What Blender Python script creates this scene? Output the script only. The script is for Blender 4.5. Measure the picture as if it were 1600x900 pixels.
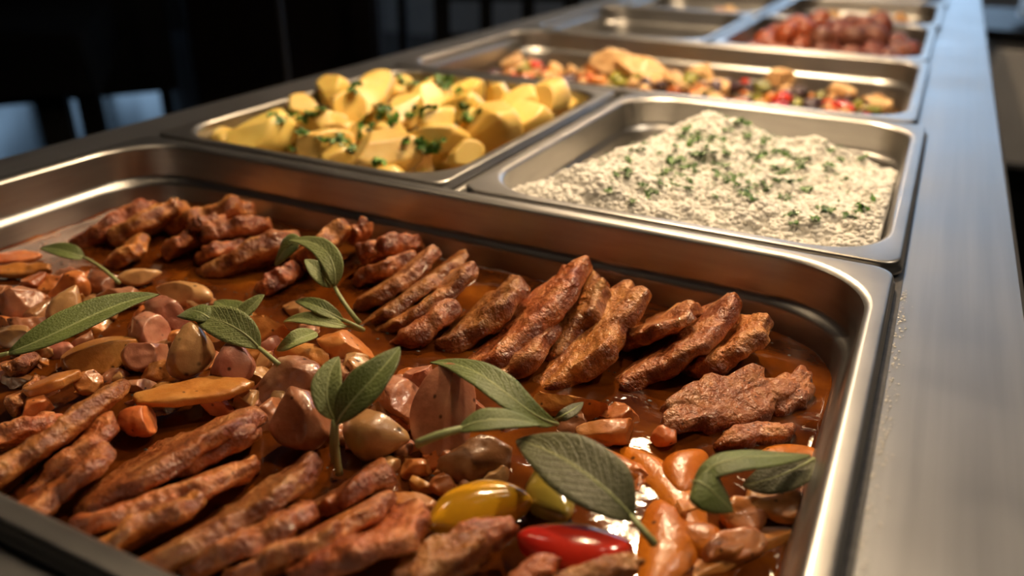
import bpy, bmesh, math, random
from mathutils import Vector, Matrix, noise
from mathutils.bvhtree import BVHTree

# ---------------------------------------------------------------- scene reset
for o in list(bpy.data.objects):
    bpy.data.objects.remove(o)
scene = bpy.context.scene
COL = scene.collection
rng = random.Random(7)

# ---------------------------------------------------------------- camera
# z = 0 is the plane of the pan rims, x = 0 the right side of the pans, +y runs away along the counter
CAM = Vector((-0.0063, -0.0989, 0.1667))
YAW, PITCH, ROLL, FPX = -0.46118, -0.44647, 0.01243, 1277.2
_f = Vector((math.sin(YAW) * math.cos(PITCH), math.cos(YAW) * math.cos(PITCH), math.sin(PITCH)))
_r0 = _f.cross(Vector((0, 0, 1))).normalized()
_u0 = _r0.cross(_f)
_r = _r0 * math.cos(ROLL) + _u0 * math.sin(ROLL)
_u = -_r0 * math.sin(ROLL) + _u0 * math.cos(ROLL)
cam_data = bpy.data.cameras.new('camera')
cam_data.sensor_width = 36.0
cam_data.lens = FPX * 36.0 / 1600.0
cam_data.clip_start = 0.01
cam_data.dof.use_dof = True
cam_data.dof.focus_distance = 0.375
cam_data.dof.aperture_fstop = 5.2
cam = bpy.data.objects.new('camera', cam_data)
COL.objects.link(cam)
m = Matrix.Identity(4)
for i in range(3):
    m[i][0], m[i][1], m[i][2], m[i][3] = _r[i], _u[i], -_f[i], CAM[i]
cam.matrix_world = m
scene.camera = cam

# ---------------------------------------------------------------- world, exposure, window light
world = bpy.data.worlds.new('world')
scene.world = world
world.use_nodes = True
bg = world.node_tree.nodes['Background']
bg.inputs['Color'].default_value = (0.55, 0.66, 0.8, 1)
bg.inputs['Strength'].default_value = 0.02
vs = scene.view_settings
vs.view_transform = 'Standard'
vs.look = 'None'
vs.gamma = 1.0
vs.use_curve_mapping = False
vs.exposure = 0.0
WINDOW_FAR = 4.5        # daylight seen through the far window
WINDOW_LEFT = 1.2
LAMP_W = 21.0           # warm lamp over the dishes
CEIL_W = 10.0


def at(u, v, z=0.0):
    """the point at height z that the photograph shows at pixel (u, v)"""
    d = _f + _r * ((u - 800) / FPX) - _u * ((v - 450) / FPX)
    return CAM + d * ((z - CAM.z) / d.z)


def px(p):
    """metres per pixel at p"""
    return (p - CAM).dot(_f) / FPX


# ---------------------------------------------------------------- materials
def new_mat(name):
    mt = bpy.data.materials.new(name)
    mt.use_nodes = True
    nt = mt.node_tree
    b = nt.nodes['Principled BSDF']
    return mt, nt, b


def N(nt, t, **kw):
    n = nt.nodes.new(t)
    for k, v in kw.items():
        if k in n.inputs:
            n.inputs[k].default_value = v
        else:
            setattr(n, k, v)
    return n


def ramp(nt, stops):
    r = nt.nodes.new('ShaderNodeValToRGB')
    e = r.color_ramp.elements
    while len(e) < len(stops):
        e.new(0.5)
    for k, (p, c) in enumerate(stops):
        e[k].position = min(p, 1.0)
        e[k].color = (*c, 1)
    return r


def plain(name, col, rough=0.6, metal=0.0, var=0.12, scale=8.0, spec=0.5):
    mt, nt, b = new_mat(name)
    tc = N(nt, 'ShaderNodeTexCoord')
    nz = N(nt, 'ShaderNodeTexNoise', Scale=scale, Detail=4.0)
    nt.links.new(tc.outputs['Object'], nz.inputs['Vector'])
    lo = tuple(c * (1 - var) for c in col)
    hi = tuple(min(1, c * (1 + var)) for c in col)
    r = ramp(nt, [(0.3, lo), (0.7, hi)])
    nt.links.new(nz.outputs['Fac'], r.inputs['Fac'])
    nt.links.new(r.outputs['Color'], b.inputs['Base Color'])
    b.inputs['Roughness'].default_value = rough
    b.inputs['Metallic'].default_value = metal
    b.inputs['Specular IOR Level'].default_value = spec
    return mt


def steel(name, base=(0.56, 0.54, 0.51), rough=0.26, stretch=(260, 5, 260), var=0.10, aniso=0.0):
    mt, nt, b = new_mat(name)
    tc = N(nt, 'ShaderNodeTexCoord')
    mp = N(nt, 'ShaderNodeMapping')
    mp.inputs['Scale'].default_value = stretch
    nz = N(nt, 'ShaderNodeTexNoise', Scale=1.0, Detail=3.0)
    nt.links.new(tc.outputs['Object'], mp.inputs['Vector'])
    nt.links.new(mp.outputs['Vector'], nz.inputs['Vector'])
    sm = N(nt, 'ShaderNodeTexNoise', Scale=14.0, Detail=5.0)
    nt.links.new(tc.outputs['Object'], sm.inputs['Vector'])
    add = N(nt, 'ShaderNodeMath', operation='MULTIPLY_ADD')
    add.inputs[1].default_value = var
    add.inputs[2].default_value = rough - var * 0.7
    nt.links.new(nz.outputs['Fac'], add.inputs[0])
    add2 = N(nt, 'ShaderNodeMath', operation='MULTIPLY_ADD')
    add2.inputs[1].default_value = 0.12
    nt.links.new(sm.outputs['Fac'], add2.inputs[0])
    nt.links.new(add.outputs[0], add2.inputs[2])
    nt.links.new(add2.outputs[0], b.inputs['Roughness'])
    r = ramp(nt, [(0.3, tuple(c * 0.86 for c in base)), (0.7, base)])
    nt.links.new(nz.outputs['Fac'], r.inputs['Fac'])
    nt.links.new(r.outputs['Color'], b.inputs['Base Color'])
    b.inputs['Metallic'].default_value = 1.0
    if aniso:
        b.inputs['Anisotropic'].default_value = aniso
    bp = N(nt, 'ShaderNodeBump', Strength=0.05, Distance=0.0006)
    nt.links.new(nz.outputs['Fac'], bp.inputs['Height'])
    nt.links.new(bp.outputs['Normal'], b.inputs['Normal'])
    return mt


def food(name, stops, rough=0.35, coat=0.5, scale=60.0, bump=0.4, bscale=260.0, sss=0.0, bdist=0.0012,
         speck=0.0, hue=0.0, crough=0.08, val=0.25):
    """noise-mixed colours + fine relief + glaze; stops are base colours that belong to the food itself"""
    mt, nt, b = new_mat(name)
    tc = N(nt, 'ShaderNodeTexCoord')
    oi = N(nt, 'ShaderNodeObjectInfo')
    mp = N(nt, 'ShaderNodeVectorMath', operation='MULTIPLY_ADD')
    mp.inputs[1].default_value = (1, 1, 1)
    nt.links.new(tc.outputs['Object'], mp.inputs[0])
    rv = N(nt, 'ShaderNodeCombineXYZ')
    mu = N(nt, 'ShaderNodeMath', operation='MULTIPLY')
    mu.inputs[1].default_value = 7.3
    nt.links.new(oi.outputs['Random'], mu.inputs[0])
    for k in range(3):
        nt.links.new(mu.outputs[0], rv.inputs[k])
    nt.links.new(rv.outputs[0], mp.inputs[2])
    nz = N(nt, 'ShaderNodeTexNoise', Scale=scale, Detail=5.0, Roughness=0.6)
    nt.links.new(mp.outputs[0], nz.inputs['Vector'])
    r = ramp(nt, stops)
    nt.links.new(nz.outputs['Fac'], r.inputs['Fac'])
    hs = N(nt, 'ShaderNodeHueSaturation')
    mr = N(nt, 'ShaderNodeMapRange')
    mr.inputs['To Min'].default_value = 1 - val
    mr.inputs['To Max'].default_value = 1 + val
    nt.links.new(oi.outputs['Random'], mr.inputs['Value'])
    nt.links.new(mr.outputs[0], hs.inputs['Value'])
    if hue:
        m2 = N(nt, 'ShaderNodeMath', operation='MULTIPLY')
        m2.inputs[1].default_value = 17.13
        fr = N(nt, 'ShaderNodeMath', operation='FRACT')
        mr2 = N(nt, 'ShaderNodeMapRange')
        mr2.inputs['To Min'].default_value = 0.5 - hue
        mr2.inputs['To Max'].default_value = 0.5 + hue
        nt.links.new(oi.outputs['Random'], m2.inputs[0])
        nt.links.new(m2.outputs[0], fr.inputs[0])
        nt.links.new(fr.outputs[0], mr2.inputs['Value'])
        nt.links.new(mr2.outputs[0], hs.inputs['Hue'])
    nt.links.new(r.outputs['Color'], hs.inputs['Color'])
    colout = hs.outputs['Color']
    if speck:
        vz = N(nt, 'ShaderNodeTexVoronoi', Scale=speck)
        nt.links.new(mp.outputs[0], vz.inputs['Vector'])
        rr = ramp(nt, [(0.06, (0.12, 0.09, 0.06)), (0.14, (1, 1, 1))])
        nt.links.new(vz.outputs['Distance'], rr.inputs['Fac'])
        mx = N(nt, 'ShaderNodeMixRGB', blend_type='MULTIPLY')
        mx.inputs['Fac'].default_value = 0.9
        nt.links.new(colout, mx.inputs['Color1'])
        nt.links.new(rr.outputs['Color'], mx.inputs['Color2'])
        colout = mx.outputs['Color']
    nt.links.new(colout, b.inputs['Base Color'])
    n2 = N(nt, 'ShaderNodeTexNoise', Scale=bscale, Detail=4.0, Roughness=0.6)
    nt.links.new(mp.outputs[0], n2.inputs['Vector'])
    bp = N(nt, 'ShaderNodeBump', Strength=bump, Distance=bdist)
    nt.links.new(n2.outputs['Fac'], bp.inputs['Height'])
    nt.links.new(bp.outputs['Normal'], b.inputs['Normal'])
    nt.links.new(bp.outputs['Normal'], b.inputs['Coat Normal'])
    b.inputs['Roughness'].default_value = rough
    b.inputs['Coat Weight'].default_value = coat
    b.inputs['Coat Roughness'].default_value = crough
    if sss:
        b.inputs['Subsurface Weight'].default_value = sss
        b.inputs['Subsurface Radius'].default_value = (0.006, 0.003, 0.0015)
        b.inputs['Subsurface Scale'].default_value = 0.6
    return mt


def meat_material():
    mt = food('glazed_meat', [(0.28, (0.19, 0.034, 0.006)), (0.50, (0.47, 0.145, 0.030)), (0.72, (0.70, 0.32, 0.10))],
              rough=0.38, coat=0.6, scale=80, bump=0.9, bscale=240, bdist=0.0036, speck=210, hue=0.010, crough=0.05)
    nt = mt.node_tree
    b = nt.nodes['Principled BSDF']
    src = b.inputs['Base Color'].links[0].from_socket
    a = N(nt, 'ShaderNodeAttribute', attribute_name='sear')
    tc = N(nt, 'ShaderNodeTexCoord')
    nz = N(nt, 'ShaderNodeTexNoise', Scale=95.0, Detail=4.0)
    nt.links.new(tc.outputs['Object'], nz.inputs['Vector'])
    ad = N(nt, 'ShaderNodeMath', operation='MULTIPLY_ADD')
    ad.inputs[1].default_value = 1.5
    ad.inputs[2].default_value = -0.75
    nt.links.new(nz.outputs['Fac'], ad.inputs[0])
    sm = N(nt, 'ShaderNodeMath', operation='ADD')
    nt.links.new(a.outputs['Fac'], sm.inputs[0])
    nt.links.new(ad.outputs[0], sm.inputs[1])
    rr = ramp(nt, [(0.70, (0, 0, 0)), (1.0, (0.75, 0.75, 0.75))])
    nt.links.new(sm.outputs[0], rr.inputs['Fac'])
    mx = N(nt, 'ShaderNodeMixRGB')
    nt.links.new(rr.outputs['Color'], mx.inputs['Fac'])
    nt.links.new(src, mx.inputs['Color1'])
    mx.inputs['Color2'].default_value = (0.17, 0.030, 0.007, 1)
    nt.links.new(mx.outputs['Color'], b.inputs['Base Color'])
    return mt


def leaf_material(name, top, vein):
    mt, nt, b = new_mat(name)
    uv = N(nt, 'ShaderNodeUVMap')
    sp = N(nt, 'ShaderNodeSeparateXYZ')
    nt.links.new(uv.outputs[0], sp.inputs[0])
    c1 = N(nt, 'ShaderNodeMath', operation='SUBTRACT')
    c1.inputs[1].default_value = 0.5
    nt.links.new(sp.outputs['Y'], c1.inputs[0])
    ab = N(nt, 'ShaderNodeMath', operation='ABSOLUTE')
    nt.links.new(c1.outputs[0], ab.inputs[0])
    k = N(nt, 'ShaderNodeMath', operation='MULTIPLY_ADD')      # side veins run at a slant to the midrib
    k.inputs[1].default_value = -0.55
    nt.links.new(ab.outputs[0], k.inputs[0])
    nt.links.new(sp.outputs['X'], k.inputs[2])
    tc = N(nt, 'ShaderNodeTexCoord')
    nz = N(nt, 'ShaderNodeTexNoise', Scale=160.0, Detail=3.0)
    nt.links.new(tc.outputs['Object'], nz.inputs['Vector'])
    w = N(nt, 'ShaderNodeMath', operation='MULTIPLY_ADD')
    w.inputs[1].default_value = 0.06
    nt.links.new(nz.outputs['Fac'], w.inputs[0])
    nt.links.new(k.outputs[0], w.inputs[2])
    fr = N(nt, 'ShaderNodeMath', operation='PINGPONG')
    fr.inputs[1].default_value = 0.045
    nt.links.new(w.outputs[0], fr.inputs[0])
    vr = ramp(nt, [(0.0, (1, 1, 1)), (0.010, (0, 0, 0))])
    nt.links.new(fr.outputs[0], vr.inputs['Fac'])
    mr = ramp(nt, [(0.012, (1, 1, 1)), (0.045, (0, 0, 0))])
    nt.links.new(ab.outputs[0], mr.inputs['Fac'])
    mxv = N(nt, 'ShaderNodeMixRGB', blend_type='LIGHTEN')
    mxv.inputs['Fac'].default_value = 1
    v2 = N(nt, 'ShaderNodeMixRGB', blend_type='MULTIPLY')
    v2.inputs['Fac'].default_value = 1
    v2.inputs['Color2'].default_value = (0.22, 0.22, 0.22, 1)
    nt.links.new(vr.outputs['Color'], v2.inputs['Color1'])
    nt.links.new(mr.outputs['Color'], mxv.inputs['Color1'])
    nt.links.new(v2.outputs['Color'], mxv.inputs['Color2'])
    bl = N(nt, 'ShaderNodeTexNoise', Scale=45.0, Detail=4.0)
    nt.links.new(tc.outputs['Object'], bl.inputs['Vector'])
    cr = ramp(nt, [(0.3, tuple(c * 0.72 for c in top)), (0.7, tuple(c * 1.25 for c in top))])
    nt.links.new(bl.outputs['Fac'], cr.inputs['Fac'])
    mx = N(nt, 'ShaderNodeMixRGB')
    nt.links.new(mxv.outputs['Color'], mx.inputs['Fac'])
    nt.links.new(cr.outputs['Color'], mx.inputs['Color1'])
    mx.inputs['Color2'].default_value = (*vein, 1)
    nt.links.new(mx.outputs['Color'], b.inputs['Base Color'])
    vo = N(nt, 'ShaderNodeTexVoronoi', Scale=900.0)
    nt.links.new(tc.outputs['Object'], vo.inputs['Vector'])
    sb = N(nt, 'ShaderNodeMath', operation='MULTIPLY_ADD')
    sb.inputs[1].default_value = -1.2
    nt.links.new(vr.outputs['Color'], sb.inputs[0])
    nt.links.new(vo.outputs['Distance'], sb.inputs[2])
    bp = N(nt, 'ShaderNodeBump', Strength=0.35, Distance=0.0008)
    nt.links.new(sb.outputs[0], bp.inputs['Height'])
    nt.links.new(bp.outputs['Normal'], b.inputs['Normal'])
    b.inputs['Roughness'].default_value = 0.55
    b.inputs['Sheen Weight'].default_value = 0.1
    b.inputs['Sheen Roughness'].default_value = 0.4
    return mt


M = {}
M['steel_pan'] = steel('pan_steel', (0.40, 0.39, 0.375), 0.31, (30, 30, 260), var=0.06)
M['steel_counter'] = steel('counter_steel', (0.44, 0.445, 0.45), 0.34, (160, 4, 160), var=0.06)
M['steel_dull'] = steel('dull_steel', (0.40, 0.39, 0.37), 0.4, (60, 60, 60))
M['meat'] = meat_material()
M['carrot'] = food('stewed_carrot', [(0.3, (0.40, 0.10, 0.018)), (0.5, (0.58, 0.19, 0.04)), (0.7, (0.70, 0.30, 0.085))], rough=0.38, coat=0.45, scale=45, bump=0.45, bscale=200, speck=150, hue=0.012, crough=0.12)
M['garlic'] = food('braised_garlic', [(0.3, (0.38, 0.17, 0.055)), (0.7, (0.62, 0.36, 0.15))], rough=0.3, coat=0.6, scale=35, bump=0.2, sss=0.1, val=0.15, speck=90)
M['onion'] = food('braised_shallot', [(0.3, (0.30, 0.095, 0.05)), (0.5, (0.46, 0.18, 0.10)), (0.7, (0.58, 0.29, 0.17))], rough=0.34, coat=0.5, scale=45, bump=0.4, bscale=180, speck=120, sss=0.12, val=0.2, hue=0.012)
M['brown_veg'] = food('browned_vegetable', [(0.3, (0.25, 0.09, 0.03)), (0.7, (0.48, 0.21, 0.09))], rough=0.3, coat=0.7, bump=0.3, speck=120, hue=0.01)
M['yellow_pepper'] = food('yellow_pepper', [(0.3, (0.90, 0.40, 0.012)), (0.7, (0.96, 0.53, 0.02))], rough=0.16, coat=1.0, scale=30, bump=0.08, val=0.1)
M['green_pepper'] = food('pale_green_pepper', [(0.3, (0.30, 0.22, 0.03)), (0.7, (0.46, 0.36, 0.06))], rough=0.18, coat=1.0, scale=30, bump=0.08, val=0.1)
M['red_pepper'] = food('red_pepper', [(0.3, (0.44, 0.014, 0.008)), (0.7, (0.62, 0.035, 0.014))], rough=0.16, coat=1.0, scale=30, bump=0.10, val=0.1)
M['orange_pepper'] = food('orange_pepper', [(0.3, (0.50, 0.115, 0.004)), (0.7, (0.68, 0.22, 0.010))], rough=0.32, coat=0.15, scale=35, bump=0.6, bscale=160, speck=110, val=0.12)
M['potato'] = food('boiled_potato', [(0.3, (0.75, 0.49, 0.095)), (0.7, (0.87, 0.65, 0.20))], rough=0.42, coat=0.25, scale=30, bump=0.15, sss=0.2, val=0.10, hue=0.008)
M['rice'] = food('cooked_rice', [(0.3, (0.88, 0.85, 0.78)), (0.7, (0.93, 0.91, 0.86))], rough=0.55, coat=0.0, scale=60, bump=0.0, val=0.0)
M['parsley'] = food('chopped_parsley', [(0.3, (0.03, 0.10, 0.006)), (0.7, (0.085, 0.22, 0.018))], rough=0.5, coat=0.1, bump=0.2, val=0.35)
M['meatball'] = food('fried_meatball', [(0.3, (0.085, 0.020, 0.013)), (0.7, (0.20, 0.055, 0.030))], rough=0.5, coat=0.15, scale=90, bump=0.7, bscale=420, val=0.2, hue=0.012)
M['meatball_red'] = food('glazed_meatball', [(0.3, (0.17, 0.024, 0.006)), (0.7, (0.30, 0.06, 0.012))], rough=0.42, coat=0.25, scale=90, bump=0.5, bscale=420, val=0.15)
M['chicken'] = food('pale_chicken', [(0.3, (0.62, 0.34, 0.13)), (0.7, (0.80, 0.55, 0.27))], rough=0.45, coat=0.25, bump=0.4, bscale=200, val=0.12)
M['dark_veg'] = food('dark_aubergine', [(0.3, (0.025, 0.012, 0.022)), (0.7, (0.08, 0.04, 0.05))], rough=0.3, coat=0.5, bump=0.3, val=0.3)
M['courgette'] = food('green_courgette', [(0.3, (0.10, 0.13, 0.015)), (0.7, (0.33, 0.30, 0.05))], rough=0.35, coat=0.4, bump=0.3, val=0.3)
M['sage'] = leaf_material('sage_leaf', (0.115, 0.150, 0.030), (0.32, 0.37, 0.13))
M['sage_pale'] = leaf_material('sage_leaf_pale', (0.21, 0.25, 0.075), (0.40, 0.43, 0.19))
M['sage_dark'] = leaf_material('sage_leaf_dark', (0.090, 0.092, 0.032), (0.26, 0.27, 0.11))
M['stem'] = plain('sage_stem', (0.30, 0.34, 0.14), 0.5, scale=120)


def sauce_material():
    mt, nt, b = new_mat('brown_sauce')
    tc = N(nt, 'ShaderNodeTexCoord')
    n1 = N(nt, 'ShaderNodeTexNoise', Scale=28.0, Detail=5.0)
    nt.links.new(tc.outputs['Object'], n1.inputs['Vector'])
    r = ramp(nt, [(0.3, (0.035, 0.007, 0.001)), (0.55, (0.125, 0.030, 0.003)), (0.8, (0.32, 0.10, 0.010))])
    nt.links.new(n1.outputs['Fac'], r.inputs['Fac'])
    nt.links.new(r.outputs['Color'], b.inputs['Base Color'])
    n2 = N(nt, 'ShaderNodeTexNoise', Scale=70.0, Detail=3.0, Roughness=0.5)
    nt.links.new(tc.outputs['Object'], n2.inputs['Vector'])
    bp = N(nt, 'ShaderNodeBump', Strength=0.22, Distance=0.003)
    nt.links.new(n2.outputs['Fac'], bp.inputs['Height'])
    nt.links.new(bp.outputs['Normal'], b.inputs['Normal'])
    b.inputs['Roughness'].default_value = 0.055
    b.inputs['Specular IOR Level'].default_value = 0.32
    b.inputs['Coat Weight'].default_value = 0.05
    b.inputs['Coat Roughness'].default_value = 0.04
    b.inputs['Subsurface Weight'].default_value = 0.0
    return mt


M['sauce'] = sauce_material()
M['juice'] = food('pan_juice', [(0.3, (0.10, 0.05, 0.015)), (0.7, (0.22, 0.12, 0.04))], rough=0.15, coat=0.6, scale=30, bump=0.3, bscale=80, val=0.0)
M['dark_wood'] = plain('dark_wood', (0.012, 0.009, 0.008), 0.45, scale=20)
M['black'] = plain('black_lacquer', (0.006, 0.006, 0.006), 0.5, spec=0.2)
M['brown_black'] = plain('brown_black_panel', (0.014, 0.009, 0.008), 0.5, spec=0.2)
M['cloth'] = plain('black_cloth', (0.004, 0.004, 0.0045), 0.9, spec=0.05)
M['floor'] = plain('floor_tile', (0.03, 0.03, 0.032), 0.16, var=0.08, scale=3)
M['glare_cover'] = plain('dark_glare_cover', (0.006, 0.006, 0.007), 0.95, scale=60, spec=0.0)
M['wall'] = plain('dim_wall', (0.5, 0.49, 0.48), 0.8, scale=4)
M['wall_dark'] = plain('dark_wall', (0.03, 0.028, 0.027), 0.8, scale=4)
M['ceiling'] = plain('ceiling_paint', (0.5, 0.48, 0.45), 0.9, scale=4)
M['beige'] = plain('beige_laminate', (0.80, 0.77, 0.74), 0.5, scale=6)
M['white'] = plain('white_china', (0.75, 0.74, 0.71), 0.3, scale=6)
M['grey_metal'] = plain('grey_pole', (0.16, 0.16, 0.17), 0.4, metal=0.6)
M['dark_strip'] = plain('dark_rim_strip', (0.03, 0.03, 0.032), 0.6, scale=300, var=0.5)
M['speck'] = plain('pepper_speck', (0.02, 0.016, 0.01), 0.5)
M['droplet'] = plain('dried_droplet', (0.5, 0.49, 0.46), 0.35, scale=100)


def emitter(name, col, strength):
    mt, nt, b = new_mat(name)
    b.inputs['Base Color'].default_value = (*col, 1)
    b.inputs['Emission Color'].default_value = (*col, 1)
    b.inputs['Emission Strength'].default_value = strength
    tc = N(nt, 'ShaderNodeTexCoord')
    nz = N(nt, 'ShaderNodeTexNoise', Scale=1.6, Detail=4.0)
    nt.links.new(tc.outputs['Object'], nz.inputs['Vector'])
    r = ramp(nt, [(0.42, tuple(c * 0.12 for c in col)), (0.58, col)])
    nt.links.new(nz.outputs['Fac'], r.inputs['Fac'])
    nt.links.new(r.outputs['Color'], b.inputs['Emission Color'])
    return mt


# ---------------------------------------------------------------- object helpers
def tag(o, label=None, cat=None, group=None, kind=None):
    if label: o['label'] = label
    if cat: o['category'] = cat
    if group: o['group'] = group
    if kind: o['kind'] = kind
    return o


def link(name, mesh, mat=None, parent=None, loc=None, mw=None):
    o = bpy.data.objects.new(name, mesh)
    COL.objects.link(o)
    if mesh is not None and mat is not None and not mesh.materials:
        mesh.materials.append(mat)
    if parent is not None:
        o.parent = parent
    if mw is not None:
        o.matrix_local = mw
    elif loc is not None:
        o.location = loc
    return o


def empty(name, loc=(0, 0, 0), rz=0.0):
    o = bpy.data.objects.new(name, None)
    o.empty_display_size = 0.05
    COL.objects.link(o)
    o.location = loc
    o.rotation_euler = (0, 0, rz)
    return o


def mesh_from(name, verts, faces, smooth=True):
    me = bpy.data.meshes.new(name)
    me.from_pydata([tuple(v) for v in verts], [], faces)
    if smooth:
        me.polygons.foreach_set('use_smooth', [True] * len(me.polygons))
    me.update()
    return me


def box_mesh(name, x0, x1, y0, y1, z0, z1, bev=0.0, seg=2):
    bm = bmesh.new()
    bmesh.ops.create_cube(bm, size=1)
    for v in bm.verts:
        v.co = Vector(((x0 + x1) / 2 + v.co.x * (x1 - x0), (y0 + y1) / 2 + v.co.y * (y1 - y0), (z0 + z1) / 2 + v.co.z * (z1 - z0)))
    if bev:
        bmesh.ops.bevel(bm, geom=bm.edges[:], offset=bev, segments=seg, profile=0.5, affect='EDGES')
    me = bpy.data.meshes.new(name)
    bm.to_mesh(me)
    bm.free()
    return me


def frame(center, ex, ez):
    """matrix with local x along ex, local z as near ez as possible"""
    x = ex.normalized()
    y = ez.cross(x).normalized()
    z = x.cross(y)
    mt = Matrix.Identity(4)
    for i in range(3):
        mt[i][0], mt[i][1], mt[i][2], mt[i][3] = x[i], y[i], z[i], center[i]
    return mt


def blob(name, a, b, c, er=0.6, ez=0.8, nlon=32, nlat=16, amp=0.0, freq=80.0, out=0.0, seed=0, warp=None, cuts=(), sear=False, amp2=0.0, freq2=260.0):
    """closed lumpy body: x half-length a, y half-width b, z half-thickness c"""
    sv = Vector((seed * 3.17, seed * 1.91, seed * 0.73))
    V, S = [], []
    for j in range(nlat + 1):
        la = -math.pi / 2 + math.pi * j / nlat
        cl, sl = math.cos(la), math.sin(la)
        rr = max(cl, 0.0) ** er
        zz = math.copysign(abs(sl) ** ez, sl)
        n = 1 if j in (0, nlat) else nlon
        for i in range(n):
            lo = 2 * math.pi * i / nlon
            o = 1 + out * noise.noise(Vector((math.cos(lo) * 1.6, math.sin(lo) * 1.6, 0)) + sv) + out * 0.5 * noise.noise(Vector((math.cos(lo) * 4, math.sin(lo) * 4, 3)) + sv)
            p = Vector((a * rr * math.cos(lo) * o, b * rr * math.sin(lo) * o, c * zz))
            for cn, cd in cuts:
                e = p.dot(cn) - cd
                if e > 0:
                    p = p - cn * (e * 0.985)
            if warp:
                p = warp(p)
            if amp:
                q = p * freq + sv
                d = noise.noise_vector(q)
                p = p + d * amp
            if amp2:
                p = p + noise.noise_vector(p * freq2 + sv) * amp2
            V.append(p)
            S.append(max(0.0, 1 - abs(sl) ** 1.2) if n > 1 else 0.0)
    F = []

    def idx(j, i):
        if j == 0: return 0
        if j == nlat: return len(V) - 1
        return 1 + (j - 1) * nlon + i % nlon
    for j in range(nlat):
        for i in range(nlon):
            if j == 0:
                F.append((0, idx(1, i + 1), idx(1, i)))
            elif j == nlat - 1:
                F.append((idx(j, i), idx(j, i + 1), len(V) - 1))
            else:
                F.append((idx(j, i), idx(j, i + 1), idx(j + 1, i + 1), idx(j + 1, i)))
    me = mesh_from(name, V, F)
    if sear:
        at_ = me.attributes.new('sear', 'FLOAT', 'POINT')
        at_.data.foreach_set('value', S)
    return me


def rrect(x0, x1, y0, y1, r, z, n=9):
    """rounded rectangle loop, counter-clockwise, 4*(n+1) points"""
    pts = []
    for cx, cy, a0 in ((x1 - r, y1 - r, 0), (x0 + r, y1 - r, 90), (x0 + r, y0 + r, 180), (x1 - r, y0 + r, 270)):
        for k in range(n + 1):
            t = math.radians(a0 + 90 * k / n)
            pts.append(Vector((cx + r * math.cos(t), cy + r * math.sin(t), z)))
    return pts


def loft(name, loops, cap=False, smooth=True):
    V, F = [], []
    n = len(loops[0])
    for L in loops:
        V += L
    for k in range(len(loops) - 1):
        for i in range(n):
            a, b = k * n + i, k * n + (i + 1) % n
            F.append((a, b, b + n, a + n))
    if cap:
        F.append(tuple(range((len(loops) - 1) * n, len(loops) * n)))
    return mesh_from(name, V, F, smooth)


def tube(name, pts, radii, n=8):
    V, F = [], []
    for k, p in enumerate(pts):
        t = (pts[min(k + 1, len(pts) - 1)] - pts[max(k - 1, 0)]).normalized()
        s = t.cross(Vector((0.13, 0.21, 0.97))).normalized()
        w = s.cross(t)
        r = radii[k] if hasattr(radii, '__len__') else radii
        for i in range(n):
            a = 2 * math.pi * i / n
            V.append(p + s * (r * math.cos(a)) + w * (r * math.sin(a)))
    for k in range(len(pts) - 1):
        for i in range(n):
            F.append((k * n + i, k * n + (i + 1) % n, (k + 1) * n + (i + 1) % n, (k + 1) * n + i))
    F.append(tuple(reversed(range(n))))
    F.append(tuple(range((len(pts) - 1) * n, len(pts) * n)))
    return mesh_from(name, V, F)


# ================================================================= the room
FLOOR = -0.90
def struct(name, me, mat):
    o = link(name, me, mat)
    o['kind'] = 'structure'
    return o
struct('floor', box_mesh('floor', -6.2, 3.2, -3.2, 6.2, FLOOR - 0.05, FLOOR), M['floor'])
struct('ceiling', box_mesh('ceiling', -6.2, 3.2, -3.2, 6.2, 1.75, 1.8), M['ceiling'])
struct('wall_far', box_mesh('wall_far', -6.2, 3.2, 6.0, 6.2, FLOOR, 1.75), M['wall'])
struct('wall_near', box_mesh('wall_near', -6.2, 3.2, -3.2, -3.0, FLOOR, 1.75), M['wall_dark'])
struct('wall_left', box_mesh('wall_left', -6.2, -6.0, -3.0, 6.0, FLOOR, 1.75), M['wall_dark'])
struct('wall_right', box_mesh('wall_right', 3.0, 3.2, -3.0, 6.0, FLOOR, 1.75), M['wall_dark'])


def window(name, cx, cz, w, h, wall, pos, cols, mat, sg=-1):
    root = empty(name, (cx, pos, FLOOR) if wall == 'y' else (pos, cx, FLOOR))
    root['kind'] = 'structure'
    def bx(nm, u0, u1, z0, z1, d0, d1, mt):
        z0, z1 = z0 - FLOOR, z1 - FLOOR
        if wall == 'y':
            me = box_mesh(nm, u0, u1, min(sg * d0, sg * d1), max(sg * d0, sg * d1), z0, z1)
        else:
            me = box_mesh(nm, d0, d1, u0, u1, z0, z1)
        link(nm, me, mt, root)
    z0, z1 = cz - h / 2, cz + h / 2
    for k in range(cols):
        u0 = -w / 2 + w * k / cols
        bx('window_pane', u0 + 0.02, u0 + w / cols - 0.02, z0 + 0.02, z1 - 0.02, 0.005, 0.012, mat)
    for k in range(cols + 1):
        u0 = -w / 2 + w * k / cols
        bx('window_frame', u0 - 0.03, u0 + 0.03, z0 - 0.03, z1 + 0.03, 0.0, 0.05, M['dark_wood'])
    bx('window_sill', -w / 2 - 0.05, w / 2 + 0.05, z0 - 0.07, z0 - 0.02, 0.0, 0.12, M['dark_wood'])
    bx('window_head', -w / 2 - 0.05, w / 2 + 0.05, z1, z1 + 0.06, 0.0, 0.06, M['dark_wood'])
    return root


window('window_1', -0.35, 0.75, 3.0, 1.5, 'y', 6.0, 4, emitter('daylight_far', (0.48, 0.71, 1.0), WINDOW_FAR))
window('window_2', 4.1, -0.25, 1.9, 1.1, 'x', -6.0, 3, emitter('daylight_left', (0.42, 0.68, 1.0), WINDOW_LEFT))


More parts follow.
